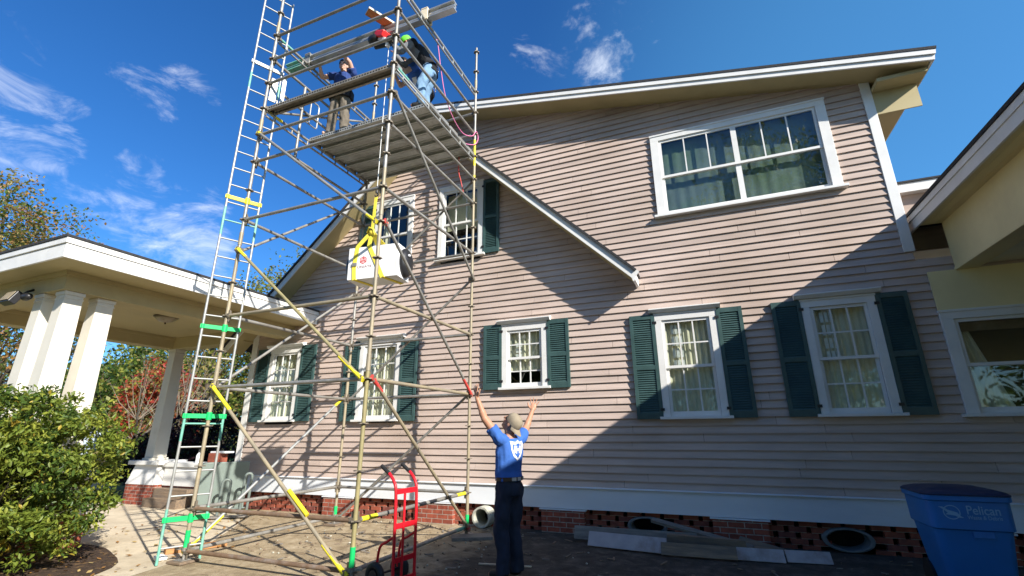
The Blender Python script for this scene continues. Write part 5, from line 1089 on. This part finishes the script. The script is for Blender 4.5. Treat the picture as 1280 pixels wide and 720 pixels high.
TG = [
 # bearing, dist, height, spread, mats, wts, label, kw
 ((-.948, .325), 21, 9.4, 2.9, [O1, Y2, G2, Y1], [.3, .3, .28, .12], 'tall thin crowned tree with ochre autumn leaves above the carport at far left', dict(clumps=190, per=110, leaf=.105, base=.25, sz=.085, gap=.10, trunk=.2)),
 ((-.955, .30), 30, 5.3, 3.6, [G3, G2, Y1], None, 'yellow green tree low behind the shrub at the far left edge', dict(clumps=80, per=60, leaf=.22, base=.05)),
 ((-.915, .405), 34, 5.0, 3.2, [Y1, O1, G3], None, 'straw coloured tree seen between the two front carport columns', dict(clumps=70, per=60, leaf=.2, base=.06)),
 ((-.893, .45), 30, 5.2, 2.8, [G2, G3, G1], None, 'rounded green tree right of the third front carport column', dict(clumps=85, per=60, leaf=.22, base=.05)),
 ((-.868, .497), 33, 6.3, 3.0, [G1, G2, G3], [.4, .4, .2], 'dark green tree behind the red maple under the carport roof', dict(clumps=95, per=65, leaf=.24, base=.04)),
 ((-.853, .522), 24, 4.4, 1.35, [R1, R2, O1, G3], [.34, .30, .20, .16], 'small maple with red autumn leaves left of the rear column', dict(clumps=80, per=85, leaf=.15, base=.16, trunk=.045, sz=.15)),
 ((-.842, .539), 36, 9.4, 3.6, [G1, G2, O1], [.4, .4, .2], 'tall dark green tree behind the rear carport column', dict(clumps=100, per=60, leaf=.25, base=.05)),
 ((-.818, .575), 30, 8.6, 3.2, [G3, Y1, G2], None, 'yellowing tree behind the ladder beyond the carport', dict(clumps=85, per=55, leaf=.2, base=.08)),
 ((-.797, .604), 34, 9.4, 3.4, [Y1, O1, G2, Y2], None, 'ochre and olive tree beyond the carport nearest the house corner', dict(clumps=90, per=55, leaf=.22, base=.06)),
 ((-.742, .671), 27, 11.2, 2.6, [O1, G3, G2], None, 'thin leaved tree rising behind the left roof slope of the house', dict(clumps=70, per=36, leaf=.17, base=.40, sz=.08, gap=.05)),
 ((-.775, .632), 33, 11.6, 3.0, [G2, O1, G3], None, 'olive green tree top showing over the carport roof near the house', dict(clumps=85, per=40, leaf=.2, base=.35, sz=.09, gap=.05)),
 ((-.865, .502), 20, 4.6, 1.3, [Y1], None, 'bare pale branched sapling in front of the pale shed', dict(clumps=24, per=4, leaf=.1, base=.3, trunk=.05, twiggy=True)),
 ((-.836, .549), 22, 5.2, 1.5, [Y1, O1], None, 'leafless grey twiggy tree beside the rear carport column', dict(clumps=34, per=5, leaf=.1, base=.3, trunk=.06, twiggy=True)),
]
for k, (b, dist, h, sp, mats, wts, lab, kw) in enumerate(TG):
    tree(bt_(b[0], b[1], dist), h, sp, mats, lab, wts=wts, sd=k+3, **kw)['group'] = 'trees beyond the carport'
for k, (b, dist, h, sp, lab) in enumerate([((-.852, .524), 17.5, 1.75, 1.1, 'dark plum coloured shrub left of the rear carport column'), ((-.822, .570), 17.0, 2.15, 1.35, 'dark plum coloured shrub behind the ladder'), ((-.800, .60), 16.0, 2.1, 1.3, 'dark plum coloured shrub behind the tipped table'), ((-.835, .55), 18.5, 1.9, 1.2, 'dark plum coloured shrub right behind the rear carport column')]):
    tree(bt_(b[0], b[1], dist), h, sp, [P1, P2, lm('plum_red', (.07, .018, .022))], lab, name='plum_shrub', wts=[.5, .3, .2], base=0., clumps=60, per=60, leaf=.10, trunk=.04, sd=40+k, sz=.17, gap=.5)['group'] = 'plum coloured shrubs behind the carport'
for k, (b, dist, h, sp, lab) in enumerate([((-.876, .482), 21, 1.3, 1.3, 'low yellow green bush in front of the pale shed'), ((-.862, .507), 23, 1.6, 1.2, 'olive bush between the pale shed and the red maple')]):
    tree(bt_(b[0], b[1], dist), h, sp, [G3, Y1, G2], lab, name='low_bush', base=0., clumps=40, per=50, leaf=.12, trunk=.03, sd=60+k, sz=.2, gap=.5)['group'] = 'low bushes beyond the lawn'
# far woods closing the view
random.seed(11); cs, ss = [], []
for k in range(520):
    a = R(random.uniform(-88, -20)); dist = random.uniform(58, 80); cs.append((math.sin(a)*dist, math.cos(a)*dist, random.uniform(0, 9.6)*random.uniform(.6, 1))); s = random.uniform(1.3, 2.4); ss.append((s, s, s))
far = thing('far_woods', (-45, 45, 0), 'far belt of autumn woods closing the view beyond the lawn', 'woods'); far['kind'] = 'stuff'
w_ = leaves(cs, ss, 60, .55, [G2, G3, Y1, O1, G1], 'woods_foliage', far) 
cs, ss = [], []
for k in range(260): cs.append((random.uniform(-55, 75), random.uniform(-44, -34), random.uniform(0, 9))); q_ = random.uniform(1.4, 2.4); ss.append((q_, q_, q_))
fb = thing('street_woods', (10, -39, 0), 'belt of woods across the street behind the camera mirrored in the panes', 'woods'); fb['kind'] = 'stuff'
leaves(cs, ss, 60, .6, [G2, G1, O1], 'woods_foliage', fb)
# the shrub in the lower left corner
random.seed(5); shr = thing('garden_shrub', (-7.35, 3.0, 0), 'glossy leaved green garden shrub filling the lower left corner', 'shrub')
cs, ss = [], []; mbS = MB()
while len(cs) < 520:
    u = Vector((random.gauss(0, 1), random.gauss(0, 1), random.gauss(0, 1))).normalized()*(random.random()**.30)
    if u.z < -.80 or noise.noise((u.x*2.4+1.3, u.y*2.4, u.z*2.4+4)) < -.42: continue
    top = 1.0+.18*noise.noise((u.x*3, u.y*3, 9)); hf_ = (max(.12, 1-u.z**2))**-.28 if u.z < 0 else 1; c = Vector((-7.90+u.x*1.20*hf_, 3.12+u.y*1.25*hf_, 1.03+u.z*1.02*top))
    if c.z < .12: continue
    cs.append(c); s = random.uniform(.10, .20); ss.append((s, s, s*.8))
    if random.random() < .35:
        a = Vector((-7.95+random.uniform(-.15, .15), 3.2+random.uniform(-.15, .15), .0)); mid_ = a.lerp(c, .5)+Vector((0, 0, .12)); mbS.tube([a, mid_, a.lerp(c, .92)], [.016, .009, .003], 6)
mbS.build('stem', 'darkbark', shr, smooth='auto')
SG = [lm('shrub_dark', (.06, .105, .018), .25), lm('shrub_mid', (.16, .21, .03), .35), lm('shrub_light', (.30, .33, .05), .4), lm('shrub_yellow', (.40, .30, .04), .35)]
leaves(cs, ss, 92, .058, SG, 'foliage', shr, [.29, .41, .275, .025], 'leaf', .5, .42)
# leaning shoots that break the outline
cs, ss = [], []
for k in range(46):
    a = random.uniform(0, 6.28); u = Vector((math.cos(a), math.sin(a), random.uniform(.1, 1.2))).normalized(); c = Vector((-7.90+u.x*1.15, 3.12+u.y*1.22, 1.03+u.z*1.0))
    for q in range(4): cs.append(c+u*.07*q); ss.append((.05, .05, .05))
leaves(cs, ss, 11, .060, SG, 'shoots', shr, [.2, .4, .37, .03], 'leaf', .5, .42)
# shed beyond the lawn
sp_ = bt_(-.881, .472, 27); shd = thing('garden_shed', (sp_[0], sp_[1], 0), 'low pale blue grey shed beyond the lawn between the columns', 'shed')
an = math.atan2(-sp_[0], sp_[1])
def so(u, v, z): return Vector((sp_[0]+u*math.cos(.5)-v*math.sin(.5), sp_[1]+u*math.sin(.5)+v*math.cos(.5), z))
mb = MB(); vs = [so(u, v, z) for z in (0, 1.75) for u, v in ((-2.0, -1), (2.0, -1), (2.0, 1), (-2.0, 1))]; mb.add(vs, [(0, 1, 5, 4), (1, 2, 6, 5), (2, 3, 7, 6), (3, 0, 4, 7)]); mb.build('wall', 'shed', shd)
mb = MB(); vs = [so(u, v, z) for z in (1.752, 1.84) for u, v in ((-2.1, -1.12), (2.1, -1.12), (2.1, 1.12), (-2.1, 1.12))]; mb.add(vs, [(3, 2, 1, 0), (4, 5, 6, 7), (0, 1, 5, 4), (1, 2, 6, 5), (2, 3, 7, 6), (3, 0, 4, 7)]); mb.build('roof', 'greywood', shd)
mb = MB(); vs = [so(u, -1.01, z) for z in (.05, 1.5) for u in (.2, 1.0)]; mb.add(vs, [(0, 1, 3, 2)]); mb.build('door', 'binlid', shd)
# trees across the road behind the photographer, mirrored in the panes
for k, (x, y, h, sp) in enumerate([(-3.5, -17, 15.5, 5.0), (5.5, -18, 21, 6.0), (-14, -22, 14, 5)]):
    tree((x, y), h, sp, [G2, G3, G1], ['leafy tree across the street behind the camera mirrored in the panes', 'tallest leafy tree across the street mirrored in the upper window', 'broad leafy tree across the street mirrored in the lower panes'][k], clumps=260, per=110, leaf=.30, base=.12, sd=80+k, trunk=.35, gap=.4)['group'] = 'street trees behind the camera'

# ------------------------------------------------------------------ light, sky, camera
VEIL = (0.427, 0.796, 0.428)
CLOUDS = [(-0.128, 0.733, 0.668, 5.0, 1.0), (-0.22, 0.71, 0.669, 4, 0.7), (-0.756, 0.38, 0.533, 5, 0.7), (-0.85, 0.236, 0.47, 5, 0.55), (-0.836, 0.396, 0.38, 4.6, 1.0), (-0.824, 0.469, 0.318, 7, 0.8), (-0.874, 0.352, 0.335, 5, 0.6), (-0.887, 0.263, 0.38, 5, 0.9), (-0.775, 0.567, 0.279, 6, 0.55), (-0.076, 0.697, 0.713, 6, 0.5)]
sun_dir = Vector((2, -1, 1.3)).normalized()
ld = bpy.data.lights.new('sun', 'SUN'); ld.energy = 5.0; ld.angle = R(.53); ld.color = (1, .945, .86)
lo = bpy.data.objects.new('sun', ld); COL.objects.link(lo); lo.rotation_euler = sun_dir.to_track_quat('Z', 'Y').to_euler(); lo.location = (20, -10, 20)
w = bpy.data.worlds.new('World'); SC.world = w; w.use_nodes = True; t = w.node_tree; t.nodes.clear(); L = t.links
out = N(t, 'ShaderNodeOutputWorld'); bg = N(t, 'ShaderNodeBackground', i_Strength=.078)
sk = N(t, 'ShaderNodeTexSky', sky_type='NISHITA'); sk.sun_disc = False; sk.sun_elevation = math.asin(sun_dir.z); sk.sun_rotation = math.atan2(sun_dir.x, sun_dir.y); sk.air_density = 1.0; sk.dust_density = 1.2; sk.ozone_density = 3.0; sk.altitude = 300
hs = N(t, 'ShaderNodeHueSaturation'); hs.inputs['Saturation'].default_value = 1.25; L.new(sk.outputs[0], hs.inputs['Color'])
tint = N(t, 'ShaderNodeMix', data_type='RGBA', blend_type='MULTIPLY'); tint.inputs[0].default_value = 1; L.new(hs.outputs[0], tint.inputs[6]); tint.inputs[7].default_value = (.74, 1.10, 1.42, 1)
tc = N(t, 'ShaderNodeTexCoord'); DIR = tc.outputs['Generated']
wz = N(t, 'ShaderNodeTexNoise', i_Scale=5., i_Detail=5., i_Roughness=.6); L.new(DIR, wz.inputs[0])
ws = N(t, 'ShaderNodeVectorMath', operation='SUBTRACT'); ws.inputs[1].default_value = (.5, .5, .5); L.new(wz.outputs['Color'], ws.inputs[0])
wm = N(t, 'ShaderNodeVectorMath', operation='MULTIPLY_ADD'); wm.inputs[1].default_value = (.30, .30, .22); L.new(ws.outputs[0], wm.inputs[0]); L.new(DIR, wm.inputs[2])
wn_ = N(t, 'ShaderNodeVectorMath', operation='NORMALIZE'); L.new(wm.outputs[0], wn_.inputs[0]); WARP = wn_.outputs[0]
# fair weather clouds: soft patches in given directions of the sky, broken up by noise
mp = N(t, 'ShaderNodeMapping'); mp.inputs['Scale'].default_value = (1, 1, 2.4); L.new(DIR, mp.inputs[0])
n1 = N(t, 'ShaderNodeTexNoise', i_Scale=8., i_Detail=10., i_Roughness=.66, i_Distortion=.6); L.new(mp.outputs[0], n1.inputs[0])
n2 = N(t, 'ShaderNodeTexNoise', i_Scale=3., i_Detail=5., i_Roughness=.6); L.new(mp.outputs[0], n2.inputs[0])
acc = None
for cx, cy, cz, ang, k in CLOUDS:
    dt = N(t, 'ShaderNodeVectorMath', operation='DOT_PRODUCT'); L.new(WARP, dt.inputs[0]); dt.inputs[1].default_value = Vector((cx, cy, cz)).normalized()
    m1 = N(t, 'ShaderNodeMapRange', interpolation_type='SMOOTHSTEP'); m1.inputs[1].default_value = math.cos(R(ang)); m1.inputs[2].default_value = 1; m1.inputs[3].default_value = 0; m1.inputs[4].default_value = k; L.new(dt.outputs['Value'], m1.inputs[0])
    if acc is None: acc = m1.outputs[0]
    else: mxx = N(t, 'ShaderNodeMath', operation='MAXIMUM'); L.new(acc, mxx.inputs[0]); L.new(m1.outputs[0], mxx.inputs[1]); acc = mxx.outputs[0]
ad = N(t, 'ShaderNodeMath', operation='MULTIPLY_ADD'); L.new(acc, ad.inputs[0]); ad.inputs[1].default_value = .30; L.new(n1.outputs[0], ad.inputs[2])
mr = N(t, 'ShaderNodeMapRange', interpolation_type='SMOOTHSTEP'); mr.inputs[1].default_value = .64; mr.inputs[2].default_value = 1.04; mr.inputs[3].default_value = 0; mr.inputs[4].default_value = .62; L.new(ad.outputs[0], mr.inputs[0])
gate = N(t, 'ShaderNodeMath', operation='MULTIPLY'); g2 = N(t, 'ShaderNodeMapRange'); g2.inputs[1].default_value = 0; g2.inputs[2].default_value = .25; L.new(acc, g2.inputs[0]); L.new(mr.outputs[0], gate.inputs[0]); L.new(g2.outputs[0], gate.inputs[1])
mx = N(t, 'ShaderNodeMix', data_type='RGBA'); L.new(gate.outputs[0], mx.inputs[0]); L.new(tint.outputs[2], mx.inputs[6]); mx.inputs[7].default_value = (10.5, 10.8, 11.4, 1)
vd = N(t, 'ShaderNodeVectorMath', operation='DOT_PRODUCT'); L.new(DIR, vd.inputs[0]); vd.inputs[1].default_value = VEIL
vm = N(t, 'ShaderNodeMapRange', interpolation_type='SMOOTHSTEP'); vm.inputs[1].default_value = math.cos(R(44)); vm.inputs[2].default_value = 1; vm.inputs[3].default_value = 0; vm.inputs[4].default_value = .15; L.new(vd.outputs['Value'], vm.inputs[0])
vx = N(t, 'ShaderNodeMix', data_type='RGBA'); L.new(vm.outputs[0], vx.inputs[0]); L.new(mx.outputs[2], vx.inputs[6]); vx.inputs[7].default_value = (2.2, 7.4, 11.4, 1)
L.new(vx.outputs[2], bg.inputs[0]); L.new(bg.outputs[0], out.inputs[0])
CAM_M = [[0.925, 0.380, -0.006], [-0.361, 0.885, 0.295], [0.117, -0.271, 0.955]]
cd = bpy.data.cameras.new('camera'); cd.sensor_width = 36; cd.lens = 584.32/1280*36; cd.clip_end = 2000; cd.clip_start = .05
co = bpy.data.objects.new('camera', cd); COL.objects.link(co)
p_, y_, r_ = .2999, .3875, -.0063
Ry = Matrix(((math.cos(y_), math.sin(y_), 0), (-math.sin(y_), math.cos(y_), 0), (0, 0, 1))); Rx = Matrix(((1, 0, 0), (0, math.cos(p_), math.sin(p_)), (0, -math.sin(p_), math.cos(p_)))); Rr = Matrix(((math.cos(r_), 0, math.sin(r_)), (0, 1, 0), (-math.sin(r_), 0, math.cos(r_))))
A = Rr@Rx@Ry
rot = Matrix((A[0], A[2], -A[1])).transposed()
co.matrix_world = Matrix.Translation((0, 0, 1.5))@rot.to_4x4()
SC.camera = co
vs_ = SC.view_settings; vs_.view_transform = 'Standard'; vs_.look = 'None'; vs_.exposure = .82; vs_.gamma = 1; vs_.use_curve_mapping = False
SC.cycles.max_bounces = 8; SC.cycles.transparent_max_bounces = 12; SC.cycles.use_denoising = True
